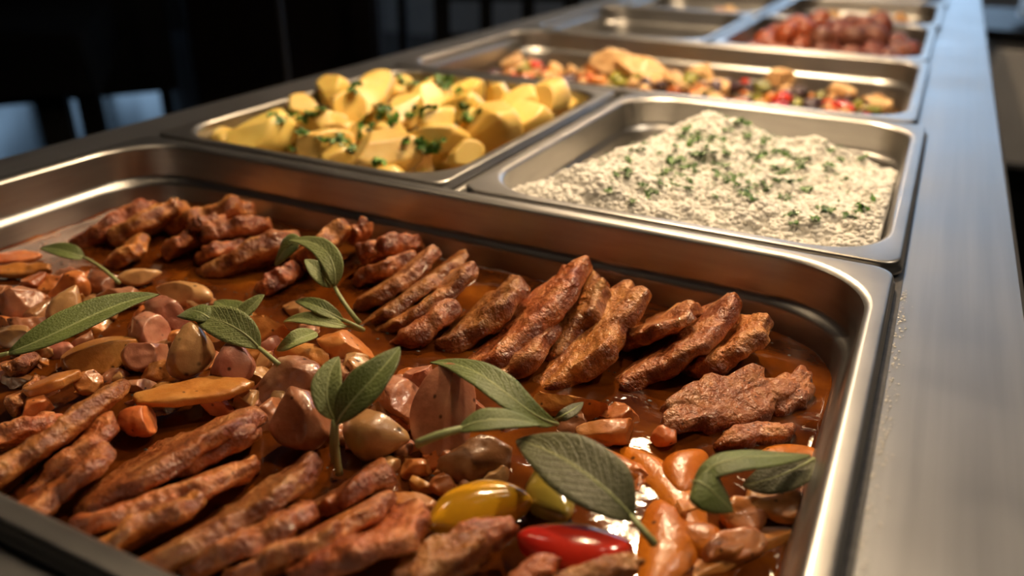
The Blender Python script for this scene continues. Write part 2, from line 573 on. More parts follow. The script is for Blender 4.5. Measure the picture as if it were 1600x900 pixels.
# ceiling lights: round recessed downlights; the last two added to brighten sideboard and chair
def ceiling_light(x, y, label, k=1.0):
    root = empty('ceiling_light', (x, y, 1.75))
    tag(root, label, 'ceiling light')
    ring = [[Vector((r * math.cos(2 * math.pi * i / 24), r * math.sin(2 * math.pi * i / 24), z)) for i in range(24)] for r, z in ((0.10, 0.0), (0.10, -0.015), (0.085, -0.015), (0.080, -0.002))]
    link('trim_ring', loft('trim_ring', ring), M['white'], root)
    disc = [[Vector((r * math.cos(2 * math.pi * i / 24), r * math.sin(2 * math.pi * i / 24), -0.004)) for i in range(24)] for r in (0.081, 0.01)]
    mt, nt, b = new_mat('lamp_diffuser')
    b.inputs['Emission Color'].default_value = (1.0, 0.80, 0.58, 1)
    b.inputs['Emission Strength'].default_value = CEIL_W * k
    link('diffuser', loft('diffuser', disc, cap=True), mt, root)


for k, (x, y) in enumerate(((0.5, 0.4), (-1.0, 0.4), (0.9, 1.0), (-1.3, 3.2))):
    ceiling_light(x, y, ['round recessed ceiling light right of the counter', 'round recessed ceiling light left of the counter',
                         'round ceiling light added to brighten the sideboard', 'round ceiling light added to brighten the lattice chair'][k], (1, 1, 20, 8)[k])


# warm pendant heat lamps over the counter
def heat_lamp(x, y, z, watts, label, radius=0.014):
    root = empty('heat_lamp', (x, y, z))
    tag(root, label, 'lamp', 'warm lamps hung over the dishes')
    prof = [(0.10, -0.01), (0.098, 0.01), (0.085, 0.06), (0.05, 0.11), (0.022, 0.13), (0.02, 0.16)]
    inner = [(0.018, 0.155), (0.02, 0.128), (0.048, 0.106), (0.082, 0.058), (0.095, 0.01), (0.10, -0.01)]
    loops = [[Vector((r * math.cos(2 * math.pi * i / 28), r * math.sin(2 * math.pi * i / 28), h)) for i in range(28)] for r, h in inner + prof]
    link('lamp_shade', loft('lamp_shade', loops), M['steel_dull'], root)
    link('cord', tube('cord', [Vector((0, 0, 0.155)), Vector((0, 0, 1.75 - z))], 0.004), M['black'], root)
    ld = bpy.data.lights.new('bulb', 'POINT')
    ld.energy = watts
    ld.color = (1.0, 0.73, 0.45)
    ld.shadow_soft_size = radius
    lo = bpy.data.objects.new('bulb', ld)
    COL.objects.link(lo)
    lo.parent = root
    lo.location = (0, 0, 0.045)


heat_lamp(-0.25, 0.76, 0.52, LAMP_W * 0.95, 'warm pendant lamp over the mixed vegetables')
heat_lamp(-0.26, 1.45, 0.50, LAMP_W * 0.25, 'warm pendant lamp over the far pans')
heat_lamp(-0.62, 0.26, 0.72, LAMP_W * 0.03, 'warm pendant lamp over the left end of the meat pan')
heat_lamp(-0.12, 0.42, 0.66, LAMP_W * 0.24, 'warm pendant lamp over the rice')

glare_cover = struct('floor_glare_cover', box_mesh('floor_glare_cover', -1.5, 1.4, -1.3, 1.3, FLOOR, FLOOR + 0.01), M['glare_cover'])  # added matte sheet that keeps the window's reflection off the near floor
glare_cover.location = (-2.55, 1.0, 0)
glare_cover.rotation_euler = (0, 0, math.radians(55))

# ---- left background: dark tables, cabinet, chair, pole
def dark_table(x, y, rz, label):
    t = empty('draped_table', (x, y, FLOOR), rz)
    tag(t, label, 'table')
    link('tabletop', box_mesh('tabletop', -0.75, 0.75, -0.42, 0.42, 0.72, 0.76, 0.01), M['black'], t)
    L = []
    for z, f, wav in ((0.765, 0.0, 0.0), (0.755, 0.012, 0.0), (0.70, 0.016, 0.004), (0.63, 0.020, 0.010)):
        loop = rrect(-0.76 - f, 0.76 + f, -0.43 - f, 0.43 + f, 0.03, z, 6)
        loop = [p + Vector((math.sin(k * 1.7) * wav, math.cos(k * 1.9) * wav, 0)) for k, p in enumerate(loop)]
        L.append(loop)
    L.insert(0, [Vector((p.x * 0.02, p.y * 0.02, 0.766)) for p in L[0]])
    link('tablecloth', loft('tablecloth', L), M['cloth'], t)
    for sx in (-1, 1):
        for sy in (-1, 1):
            link('leg', box_mesh('leg', sx * 0.66 - 0.035, sx * 0.66 + 0.035, sy * 0.33 - 0.035, sy * 0.33 + 0.035, 0, 0.72, 0.004), M['black'], t)
    return t


dark_table(-2.644, 0.962, math.radians(46.7), 'dark table with a black cloth standing at left behind the counter')


bn = empty('blocking_panel', (-3.05, 1.55, FLOOR), math.radians(57))  # added panel that hides the left window and stops its light
tag(bn, 'black panel on feet added behind the dark table to block the window', 'divider')
link('panel', box_mesh('panel', -1.3, 0.78, -0.02, 0.02, 0.37, 1.6, 0.004), M['black'], bn)
for xx in (-1.25, 0.73):
    link('foot', box_mesh('foot', xx - 0.02, xx + 0.02, -0.15, 0.15, 0.0, 0.03, 0.004), M['black'], bn)
    link('upright', box_mesh('upright', xx - 0.02, xx + 0.02, -0.018, 0.018, 0.03, 0.37, 0.002), M['black'], bn)


def lattice_chair(x, y, rz, label):
    t = empty('lattice_chair', (x, y, FLOOR), rz)
    tag(t, label, 'chair')
    link('seat', box_mesh('seat', -0.22, 0.22, -0.21, 0.21, 0.43, 0.47, 0.01), M['black'], t)
    for sx in (-1, 1):
        link('leg', box_mesh('leg', sx * 0.2 - 0.02, sx * 0.2 + 0.02, 0.17, 0.21, 0, 0.43, 0.003), M['black'], t)
        link('back_post', box_mesh('back_post', sx * 0.2 - 0.025, sx * 0.2 + 0.025, -0.21, -0.17, 0, 0.98, 0.003), M['black'], t)
    for k, xx in enumerate((-0.065, 0.065)):
        link('back_slat', box_mesh('back_slat', xx - 0.02, xx + 0.02, -0.2, -0.18, 0.5, 0.96, 0.003), M['black'], t)
    for z in (0.52, 0.66, 0.80, 0.95):
        link('back_rail', box_mesh('back_rail', -0.2, 0.2, -0.205, -0.175, z - 0.022, z + 0.022, 0.003), M['black'], t)


lattice_chair(-1.30, 2.42, math.radians(30), 'black wooden chair with a lattice back behind the counter')

cab = empty('dark_cabinet', (-2.15, 2.75, FLOOR), math.radians(33))
tag(cab, 'tall nearly black wooden cabinet behind the left edge of the counter', 'cabinet')
link('body', box_mesh('body', -0.62, 0.10, -0.25, 0.3, 0, 1.9, 0.01), M['brown_black'], cab)
for k in range(2):
    x0 = -0.60 + k * 0.345
    d = link('door', box_mesh('door', x0, x0 + 0.335, -0.275, -0.252, 0.06, 1.85, 0.006), M['brown_black'], cab)
    link('handle', box_mesh('handle', x0 + (0.29 if k == 0 else 0.04), x0 + (0.305 if k == 0 else 0.055), -0.30, -0.276, 0.85, 1.05, 0.003), M['grey_metal'], d)

pole = tag(link('grey_post', tube('grey_post', [Vector((0, 0, 0)), Vector((0, 0, 2.65))], 0.018, 16), M['grey_metal'], loc=(-1.62, 2.30, FLOOR)),
           'slim grey post beside the lattice-back chair', 'post')
cord = tag(link('hanging_cord', tube('hanging_cord', [Vector((0.02 * math.sin(k * 0.8), 0, 2.6 - k * 0.2)) for k in range(12)], 0.007), M['grey_metal'], loc=(-1.72, 1.80, FLOOR)),
           'thin grey cord hanging in front of the dark cabinet', 'cord')

# ---- right background: beige sideboard with a dark top and white crockery
sb = empty('sideboard', (0.62, 2.75, FLOOR))
tag(sb, 'beige sideboard with a dark top beyond the right end of the counter', 'sideboard')
link('body', box_mesh('body', -0.50, 0.6, -0.25, 0.3, 0.40, 0.735, 0.004), M['beige'], sb)
link('plinth', box_mesh('plinth', -0.48, 0.58, -0.2, 0.28, 0, 0.40), M['black'], sb)
link('worktop', box_mesh('worktop', -0.53, 0.62, -0.28, 0.31, 0.737, 0.765, 0.004), M['black'], sb)
for k in range(2):
    d = link('door', box_mesh('door', -0.48 + k * 0.54, 0.05 + k * 0.54, -0.268, -0.252, 0.415, 0.715, 0.004), M['beige'], sb)
    link('handle', box_mesh('handle', -0.02 + k * 0.10, 0.0 + k * 0.10, -0.29, -0.269, 0.5, 0.6, 0.003), M['grey_metal'], d)
for k, (x, y, r, h) in enumerate(((0.30, 2.66, 0.12, 0.05), (0.56, 2.66, 0.11, 0.06))):
    n = 4
    loops = []
    for q, (rr, z) in enumerate(((0.5, 0), (0.55, 0.006), (1.0, 0.02), (1.0, 0.024), (0.95, 0.024), (0.55, 0.010), (0.02, 0.009))):
        loops.append([Vector((r * rr * math.cos(2 * math.pi * i / 32), r * rr * math.sin(2 * math.pi * i / 32), z)) for i in range(32)])
    me = loft('plate', loops)
    me.materials.append(M['white'])
    for q in range(n):
        o = tag(link('plate', me, None, None, (x, y, FLOOR + 0.766 + q * 0.011)),
                'white plate in the %s stack on the dark-topped sideboard' % ('left' if k == 0 else 'right'), 'plate', 'stacked plates on the sideboard, %s stack' % ('left' if k == 0 else 'right'))

# ================================================================= counter
ROW = 0.329
ROWS = 6
YB = ROW * ROWS + 0.004
XL, XR, YN, YF, ZC = -0.598, 0.060, -0.055, 2.35, -0.009
ct = empty('serving_counter', ((XL + XR) / 2, 1.1, FLOOR))
tag(ct, 'brushed steel buffet counter holding the food pans', 'counter')
ox, oy, oz = (XL + XR) / 2, 1.1, FLOOR


def loc_loop(L):
    return [p - Vector((ox, oy, oz)) for p in L]


hole = (-0.519, -0.011, 0.011, YB - 0.011)
loops = [rrect(*hole, 0.02, -0.16), rrect(*hole, 0.02, ZC - 0.004), rrect(hole[0] - .002, hole[1] + .002, hole[2] - .002, hole[3] + .002, 0.02, ZC),
         rrect(XL + 0.003, XR - 0.003, YN + 0.003, YF - 0.003, 0.012, ZC), rrect(XL, XR, YN, YF, 0.012, ZC - 0.003), rrect(XL, XR, YN, YF, 0.012, ZC - 0.035), rrect(XL + 0.02, XR - 0.02, YN + 0.02, YF - 0.02, 0.012, ZC - 0.035)]
link('counter_top', loft('counter_top', [loc_loop(L) for L in loops], smooth=False), M['steel_counter'], ct)
link('well_floor', box_mesh('well_floor', -0.53 - ox, -ox, 0.0 - oy, YB - oy, -0.17 - oz, -0.16 - oz), M['steel_dull'], ct)
for nm, b_ in (('side_panel', (XL + 0.02, XL + 0.035, YN + 0.02, YF - 0.02)), ('side_panel', (XR - 0.035, XR - 0.02, YN + 0.02, YF - 0.02)),
               ('end_panel', (XL + 0.035, XR - 0.035, YN + 0.02, YN + 0.035)), ('end_panel', (XL + 0.035, XR - 0.035, YF - 0.035, YF - 0.02))):
    link(nm, box_mesh(nm, b_[0] - ox, b_[1] - ox, b_[2] - oy, b_[3] - oy, 0.0, ZC - 0.035 - oz), M['steel_dull'], ct)

link('rim_strip', box_mesh('rim_strip', -0.004 - ox, 0.0038 - ox, 0.0 - oy, ROW * 2 - oy, ZC - oz, ZC + 0.0006 - oz), M['dark_strip'], ct)  # thin dark strip along the right rims of the two nearest rows
# tiny dried splashes beside the front pan
vs_, fs_ = [], []
for k in range(260):
    y = rng.uniform(0.02, 0.32)
    x = 0.0042 + abs(rng.gauss(0, 0.0022))
    r = rng.uniform(0.0003, 0.0007)
    b0 = len(vs_)
    for i in range(5):
        a = i * 2 * math.pi / 5
        vs_.append(Vector((x + r * math.cos(a), y + r * 1.3 * math.sin(a), ZC + 0.0002)))
    vs_.append(Vector((x, y, ZC + 0.0002 + r * 0.6)))
    for i in range(5):
        fs_.append((b0 + i, b0 + (i + 1) % 5, b0 + 5))
tag(link('dried_splashes', mesh_from('dried_splashes', vs_, fs_), M['droplet']),
    'dried specks of splash on the counter beside the meat pan', 'splash', kind='stuff')


# ================================================================= pans
def make_pan(x0, x1, y0, y1, ri, label, depth=0.065, dz=0.0, rot=0.0):
    cx, cy = (x0 + x1) / 2, (y0 + y1) / 2
    root = empty('food_pan', (cx, cy, dz), rot)
    tag(root, label, 'food pan')
    w, h = (x1 - x0) / 2, (y1 - y0) / 2

    def R(ins, r, z):
        return rrect(-w + ins, w - ins, -h + ins, h - ins, r, z, 12)
    ro = 0.011
    rim = [R(0.0008, ro - .001, -0.0075), R(-0.0005, ro, -0.0068), R(-0.0005, ro, -0.0048), R(0.0007, ro, -0.0040), R(0.0008, ro, -0.0014),
           R(0.0013, ro, -0.0003), R(0.0024, ro, 0.0), R(0.0030, ro, 0.0), R(0.0072, ri, 0.0), R(0.0078, ri, -0.0001), R(0.0094, ri, -0.0008), R(0.0104, ri, -0.0022)]
    basin = [R(0.0104, ri, -0.0022), R(0.0109, ri, -0.005), R(0.0116, ri, -0.0215), R(0.0121, ri, -0.0236), R(0.0135, ri, -0.0254), R(0.0150, ri, -0.0268), R(0.0157, ri, -0.0290),
             R(0.0185, ri, -depth + 0.012), R(0.0205, ri - .002, -depth + 0.005), R(0.027, ri - .008, -depth), R(0.05, max(0.004, ri - 0.03), -depth)]
    link('rim', loft('rim', rim), M['steel_pan'], root)
    link('basin', loft('basin', basin, cap=True), M['steel_pan'], root)
    return root


G = 0.0015
def row(k):
    return 0.0 + ROW * k, ROW * k + 0.325


HW = 0.2605
y0, y1 = row(0); make_pan(-0.53, 0, y0, y1, 0.045, 'large front steel pan of seared meat and vegetables in brown sauce')
y0, y1 = row(1)
make_pan(-0.53, -0.53 + HW, y0, y1, 0.042, 'half-size steel pan of boiled potatoes')
make_pan(-HW + 0.002, 0.002, y0, y1, 0.042, 'half-size steel pan of white rice')
y0, y1 = row(2); make_pan(-0.536, -0.006, y0 + 0.002, y1 + 0.002, 0.045, 'large steel pan of mixed vegetables and chicken behind the rice')
y0, y1 = row(3)
make_pan(-0.535, -0.535 + HW, y0 + 0.002, y1 + 0.002, 0.042, 'nearly empty half-size steel pan left of the meatballs')
make_pan(-HW - 0.008, -0.008, y0 + 0.002, y1 + 0.002, 0.042, 'half-size steel pan of meatballs')
y0, y1 = row(4)
make_pan(-0.532, -0.532 + HW, y0 + 0.002, y1 + 0.002, 0.042, 'half-size steel pan behind the nearly empty one, cut by the top edge')
make_pan(-HW - 0.004, -0.004, y0 + 0.002, y1 + 0.002, 0.042, 'half-size steel pan behind the meatballs, cut by the top edge')
y0, y1 = row(5); make_pan(-0.53, 0, y0, y1, 0.045, 'large steel pan at the far end of the counter')

for k, lab in ((1, 'steel divider bar between the potato and rice pans'), (3, 'steel divider bar between the nearly empty pan and the meatballs'), (4, 'steel divider bar at the far end between the last half-size pans')):
    y0, y1 = row(k)
    xc = -0.2645 if k == 1 else -0.2710 if k == 3 else -0.268
    bm = box_mesh('divider_bar', -0.0022, 0.0022, -(y1 - y0) / 2 - 0.004, (y1 - y0) / 2 + 0.004, -0.012, 0.0, 0.0008)
    tag(link('divider_bar', bm, M['steel_dull'], loc=(xc, (y0 + y1) / 2, -0.0055)), lab, 'bar')


# ================================================================= sauce and food in the front pan
def liquid(name, x0, x1, y0, y1, r, z, mat, label, cat, amp=0.0008, nx=150, ny=90):
    """surface that fills a rounded rectangle, with ripples and a raised edge where it wets the wall"""
    V, F = [], []
    cx, cy = (x0 + x1) / 2, (y0 + y1) / 2
    K = 26
    base = rrect(x0 - cx, x1 - cx, y0 - cy, y1 - cy, r, 0, 14)
    dense = []
    for i in range(len(base)):                       # subdivide the straight sides
        a, b = base[i], base[(i + 1) % len(base)]
        s = max(1, int((b - a).length / 0.006))
        for q in range(s):
            dense.append(a.lerp(b, q / s))
    n = len(dense)
    ts = [1, 0.997, 0.992, 0.985] + [0.97 * (1 - q / K) for q in range(K)] + [0.01]
    for ti, t in enumerate(ts):
        for p in dense:
            q = Vector((p.x * t, p.y * t, 0))
            q.z = amp * (noise.noise(Vector((q.x * 45, q.y * 45, z))) + 0.6 * noise.noise(Vector((q.x * 120, q.y * 120, 4 + z))))
            if ti < 3:
                q.z += (0.0016, 0.0007, 0.0002)[ti]
            V.append(q)
    for k in range(len(ts) - 1):
        for i in range(n):
            F.append((k * n + i, k * n + (i + 1) % n, (k + 1) * n + (i + 1) % n, (k + 1) * n + i))
    F.append(tuple(range((len(ts) - 1) * n, len(ts) * n)))
    o = link(name, mesh_from(name, V, F), mat, loc=(cx, cy, z))
    tag(o, label, cat, kind='stuff')
    return o


ZS = -0.041
liquid('sauce', -0.5135, -0.0165, 0.0165, 0.3085, 0.044, ZS, M['sauce'], 'glossy brown sauce pooled in the front pan', 'sauce', amp=0.0014)
UP = Vector((0, 0, 1))


def meat(A, B, w, label, zA=-0.036, zB=-0.014, lean=1.35, h=0.046, bend=0.08, seed=None, thick=None, group=None):
    """one cutlet: its upper edge runs from pixel A to pixel B, the slab leans back to the left"""
    a, b = at(A[0], A[1], zA), at(B[0], B[1], zB)
    e1 = b - a
    L = e1.length
    e1.normalize()
    mid = (a + b) / 2
    lean *= rng.uniform(0.8, 1.25)
    h *= rng.uniform(0.88, 1.12)
    nr = Vector((e1.y, -e1.x, 0)).normalized()
    d = (-UP - nr * lean)
    d = (d - e1 * d.dot(e1)).normalized()
    t = thick or max(0.008, min(0.0125, w * px(mid) * 0.95))
    n = e1.cross(d)                                  # slab normal
    c = mid + d * (h * 0.5)
    seed = seed or rng.random() * 100
    a_, b_ = L * 0.55, h * 0.56

    def warp(p):
        s = p.x / a_
        p = p.copy()
        p.z += bend * L * (s * s - 0.3) * 0.35 + 0.0025 * noise.noise(Vector((s * 1.3, p.y * 25, seed)))
        p.y += 0.06 * b_ * math.sin(s * 1.8 + seed)
        p.z *= 1 + 0.25 * noise.noise(Vector((s * 3, p.y * 60, seed + 5)))
        return p
    me = blob('meat_slice', a_, b_, t / 2, er=0.16, ez=0.55, nlon=72, nlat=18, amp=0.0022, freq=80, amp2=0.0011, freq2=240, out=0.28, seed=seed, warp=warp, sear=True)
    o = link('meat_slice', me, M['meat'], mw=frame(c, e1, n))
    tag(o, label, 'meat', group or 'seared meat slices in the front pan')
    return o


BR = 'seared meat slice in the back row, '
back = [
    ((112, 383), (234, 308), 34, BR + 'leftmost one beside the pan wall', {}),
    ((165, 380), (275, 316), 30, BR + 'second from the left end', {}),
    ((178, 414), (238, 366), 28, BR + 'short low one below the two leftmost', {'zB': -.026}),
    ((240, 356), (346, 316), 30, BR + 'third from the left end, pointing right', {}),
    ((247, 399), (286, 364), 24, BR + 'small knobbly one left of the gap', {'zB': -.022, 'h': .025}),
    ((288, 358), (332, 337), 20, BR + 'tiny knob behind the third from left', {'zA': -.022, 'h': .022}),
    ((297, 374), (387, 340), 26, BR + 'thin finger-shaped one left of the sage sprig', {'zA': -.028}),
    ((281, 407), (356, 380), 26, BR + 'small one under the finger-shaped one', {'zB': -.024}),
    ((315, 428), (450, 366), 38, BR + 'broad one just left of the sage sprig', {'zB': -.018}),
    ((409, 452), (470, 412), 30, BR + 'reddish short one under the sage sprig', {'zB': -.028, 'h': .025}),
    ((470, 408), (540, 346), 52, BR + 'broad pale one behind the sage sprig', {'zA': -.026, 'zB': -.008}),
    ((538, 372), (574, 350), 22, BR + 'small peak right of the sage sprig', {'zA': -.022, 'zB': -.014, 'h': .026}),
    ((550, 400), (619, 372), 28, BR + 'stubby one ending in a dark tip', {'zA': -.026}),
    ((548, 440), (645, 396), 30, BR + 'just behind the three parallel slices', {'zB': -.020}),
    ((562, 484), (697, 389), 30, BR + 'left one of the three parallel slices', {}),
    ((581, 508), (737, 395), 25, BR + 'middle one of the three parallel slices', {}),
    ((602, 524), (756, 416), 27, BR + 'right one of the three parallel slices', {}),
    ((637, 538), (725, 467), 42, BR + 'short dark-edged one beside the parallel slices', {'zB': -.026}),
    ((712, 548), (838, 441), 46, BR + 'wide one with pale left face', {}),
    ((762, 580), (931, 414), 42, BR + 'long one with the highest charred tip', {'zB': -.009}),
    ((788, 598), (890, 500), 36, BR + 'low one in front of the long charred-tip one', {'zB': -.024}),
    ((887, 556), (975, 421), 36, BR + 'wavy upright one right of the charred-tip one', {'zB': -.010}),
    ((894, 604), (1026, 446), 38, BR + 'long upright one with a blunt pale top', {'zB': -.011}),
    ((1000, 532), (1106, 480), 26, BR + 'forked pale one between two long slices', {'zA': -.026, 'zB': -.014}),
    ((1000, 607), (1178, 474), 38, BR + 'second from the right end, pointed', {'zB': -.011}),
    ((1088, 594), (1215, 511), 36, BR + 'rightmost standing one, with a dark pointed tip', {'zB': -.015}),
]
for A, B, w, lab, kw in back:
    meat(A, B, w, lab, **kw)

FR = 'seared meat slice in the front row, '
front = [
    ((0, 742), (215, 588), 34, FR + 'leftmost long one with a silvery sheen', {'zB': -.020, 'zA': -.016}),
    ((80, 756), (203, 642), 30, FR + 'second from the left, half hidden', {'zB': -.024, 'zA': -.026}),
    ((68, 802), (203, 690), 30, FR + 'low one by the near rim at left', {'zB': -.024, 'zA': -.026}),
    ((160, 785), (430, 632), 28, FR + 'long thin arched one', {'zB': -.020, 'zA': -.022, 'bend': -.16}),
    ((211, 762), (422, 660), 30, FR + 'one right below the long arched slice', {'zB': -.022, 'zA': -.026}),
    ((139, 826), (422, 718), 34, FR + 'one ending in a pale hook', {'zB': -.024, 'zA': -.022}),
    ((169, 852), (317, 777), 34, FR + 'short one nearest the near rim', {'zB': -.018, 'zA': -.020, 'h': .03}),
    ((236, 892), (522, 722), 44, FR + 'large one with a pale frilled top', {'zB': -.018, 'zA': -.018}),
    ((329, 888), (505, 796), 40, FR + 'smooth one below the large frilled slice', {'zB': -.020, 'zA': -.020}),
    ((490, 812), (628, 724), 30, FR + 'one behind the smooth slice, touching the stem', {'zB': -.026, 'zA': -.030}),
    ((408, 896), (624, 786), 38, FR + 'second from its right end', {'zB': -.022, 'zA': -.018}),
    ((510, 898), (704, 796), 42, FR + 'last standing one, with a charred tip', {'zB': -.020, 'zA': -.016}),
    ((0, 592), (38, 556), 30, 'small dark meat chunk at the left edge above the front row', {'h': .028, 'zB': -.028}),
    ((0, 642), (42, 608), 30, 'small meat chunk at the left edge below the dark one', {'h': .028, 'zB': -.028}),
    ((-20, 700), (30, 668), 30, 'reddish meat chunk cut by the left edge', {'h': .028, 'zB': -.026}),
]
for A, B, w, lab, kw in front:
    kw.setdefault('h', 0.044)
    meat(A, B, w, lab, **kw)


def flat_meat(A, B, w, label, z=-0.034, tilt=(0, 0), t=0.010):
    a, b = at(*A, z), at(*B, z)
    e1 = b - a
    L = e1.length
    mid = (a + b) / 2
    seed = rng.random() * 100
    hw = w * px(mid) * 0.62

    def warp(p):
        p = p.copy()
        p.z += 0.003 * noise.noise(Vector((p.x * 45, p.y * 45, seed)))
        return p
    me = blob('meat_slice', L * 0.52, hw, t / 2, er=0.25, ez=0.7, nlon=56, nlat=14, amp=0.0018, freq=120, amp2=0.0008, freq2=330, out=0.28, seed=seed, warp=warp, sear=True)
    up = (UP + Vector((tilt[0], tilt[1], 0))).normalized()
    o = link('meat_slice', me, M['meat'], mw=frame(mid, e1, up))
    return tag(o, label, 'meat', 'seared meat slices in the front pan')


flat_meat((1045, 655), (1225, 596), 78, 'seared meat slice lying flat in the sauce at the right end', z=-0.034, tilt=(0.1, -0.35))
flat_meat((1200, 640), (1262, 590), 44, 'pale pinkish slice end beside the flat slice at right', z=-0.038, tilt=(0.2, -0.2))
flat_meat((1120, 696), (1236, 676), 30, 'browned meat piece under the flat slice at right', z=-0.040, tilt=(0, -0.2))
flat_meat((630, 905), (760, 848), 62, 'broad meat slice at the bottom edge, below the yellow pepper', z=-0.026, tilt=(-0.3, -0.5))
flat_meat((700, 850), (812, 826), 36, 'brown meat piece between the yellow and red pepper', z=-0.030, tilt=(-0.2, -0.4))
flat_meat((790, 918), (872, 888), 36, 'small meat tip left under the red pepper at the bottom edge', z=-0.030, tilt=(-0.2, -0.4))
flat_meat((860, 918), (1000, 884), 30, 'meat slice with a dark pointed end at the bottom edge', z=-0.029, tilt=(-0.1, -0.5))


# ---- vegetables
def veg(kind, A, B, w, label, mat, z=-0.036, zB=None, cat=None, wf=0.62, cf=0.85, name=None, cuts=2, spin=None, th=0.26):
    zB = z if zB is None else zB
    a, b = at(A[0], A[1], z), at(B[0], B[1], zB)
    e1 = b - a
    L = e1.length
    mid = (a + b) / 2
    seed = rng.random() * 100
    r = random.Random(int(seed * 1000))
    hb = w * px(mid) * (wf + 0.25 if kind == 'strip' else wf)
    hc = hb * cf
    up = (UP + Vector((r.uniform(-.35, .35), r.uniform(-.5, .1), 0))).normalized()
    kw = dict(nlon=52, nlat=30, seed=seed)
    if kind == 'clove':
        def warp(p):
            s = p.x / (L * 0.52)
            k = 1.0 - 0.62 * max(0.0, s) ** 1.5 - 0.18 * max(0, -s) ** 3
            q = Vector((p.x, p.y * k, p.z * k))
            q.z += 0.12 * hb * s * s
            return q
        cs = [(Vector((0.1, 0.75, 0.65)).normalized(), hb * 0.62), (Vector((0.0, -0.8, 0.55)).normalized(), hb * 0.7)][:cuts]
        me = blob(kind, L * 0.52, hb, hc, er=0.9, ez=0.95, amp=hb * 0.09, freq=60, warp=warp, cuts=cs, amp2=0.0003, **kw)
    elif kind == 'chunk':
        cs = []
        for q in range(cuts + 3):
            v = Vector((r.uniform(-1, 1), r.uniform(-1, 1), r.uniform(-0.2, 1))).normalized()
            ext = math.sqrt((v.x * L * .5) ** 2 + (v.y * hb) ** 2 + (v.z * hc) ** 2)
            cs.append((v, ext * r.uniform(0.42, 0.72)))
        me = blob(kind, L * 0.54, hb, hc, er=0.7, ez=0.8, amp=hb * 0.11, freq=75, out=0.14, cuts=cs, amp2=0.0006, **kw)
    elif kind == 'wedge':
        cs = [(Vector((0, 0.45, 0.9)).normalized(), hc * 0.30), (Vector((0, -0.75, 0.66)).normalized(), hc * 0.42)]

        def warp(p):
            q = p.copy()
            q.z += -0.25 * hb * (p.x / (L * .5)) ** 2
            return q
        me = blob(kind, L * 0.53, hb * 1.1, hc * 1.2, er=0.85, ez=0.9, amp=hb * 0.05, freq=60, cuts=cs, warp=warp, **kw)
    elif kind == 'disc':
        me = blob(kind, L * 0.53, hb * 1.15, max(0.0025, hc * 0.30), er=0.28, ez=0.6, amp=0.0010, freq=90, out=0.16, amp2=0.0004, **kw)
    else:                                            # strip: thick curved pepper flesh
        cr = (spin if spin is not None else r.choice((-1, 1)) * 0.25)

        def warp(p):
            s = p.x / (L * 0.5)
            q = p.copy()
            q.y += cr * L * (s * s - 0.35) * 0.5
            yy = p.y / max(hb, 1e-4)
            q.z += -0.40 * hb * yy * yy - 0.20 * hb * s * s
            q.y *= 1 - 0.22 * abs(s) ** 2.5
            return q
        me = blob(kind, L * 0.53, hb, max(0.003, hc * th), er=0.3, ez=0.7, amp=0.0008, freq=70, out=0.05, warp=warp, **kw)
    names = {'carrot': 'carrot_piece', 'garlic': 'garlic_clove', 'onion': 'shallot_wedge', 'brown_veg': 'vegetable_piece'}
    cats = {'carrot': 'carrot', 'garlic': 'garlic', 'onion': 'shallot', 'brown_veg': 'vegetable'}
    nm = name or names.get(mat, 'pepper_strip')
    o = link(nm, me, M[mat], mw=frame(mid, e1, up))
    me.name = nm
    return tag(o, label, cat or cats.get(mat, 'pepper'), 'vegetable pieces in the front pan')


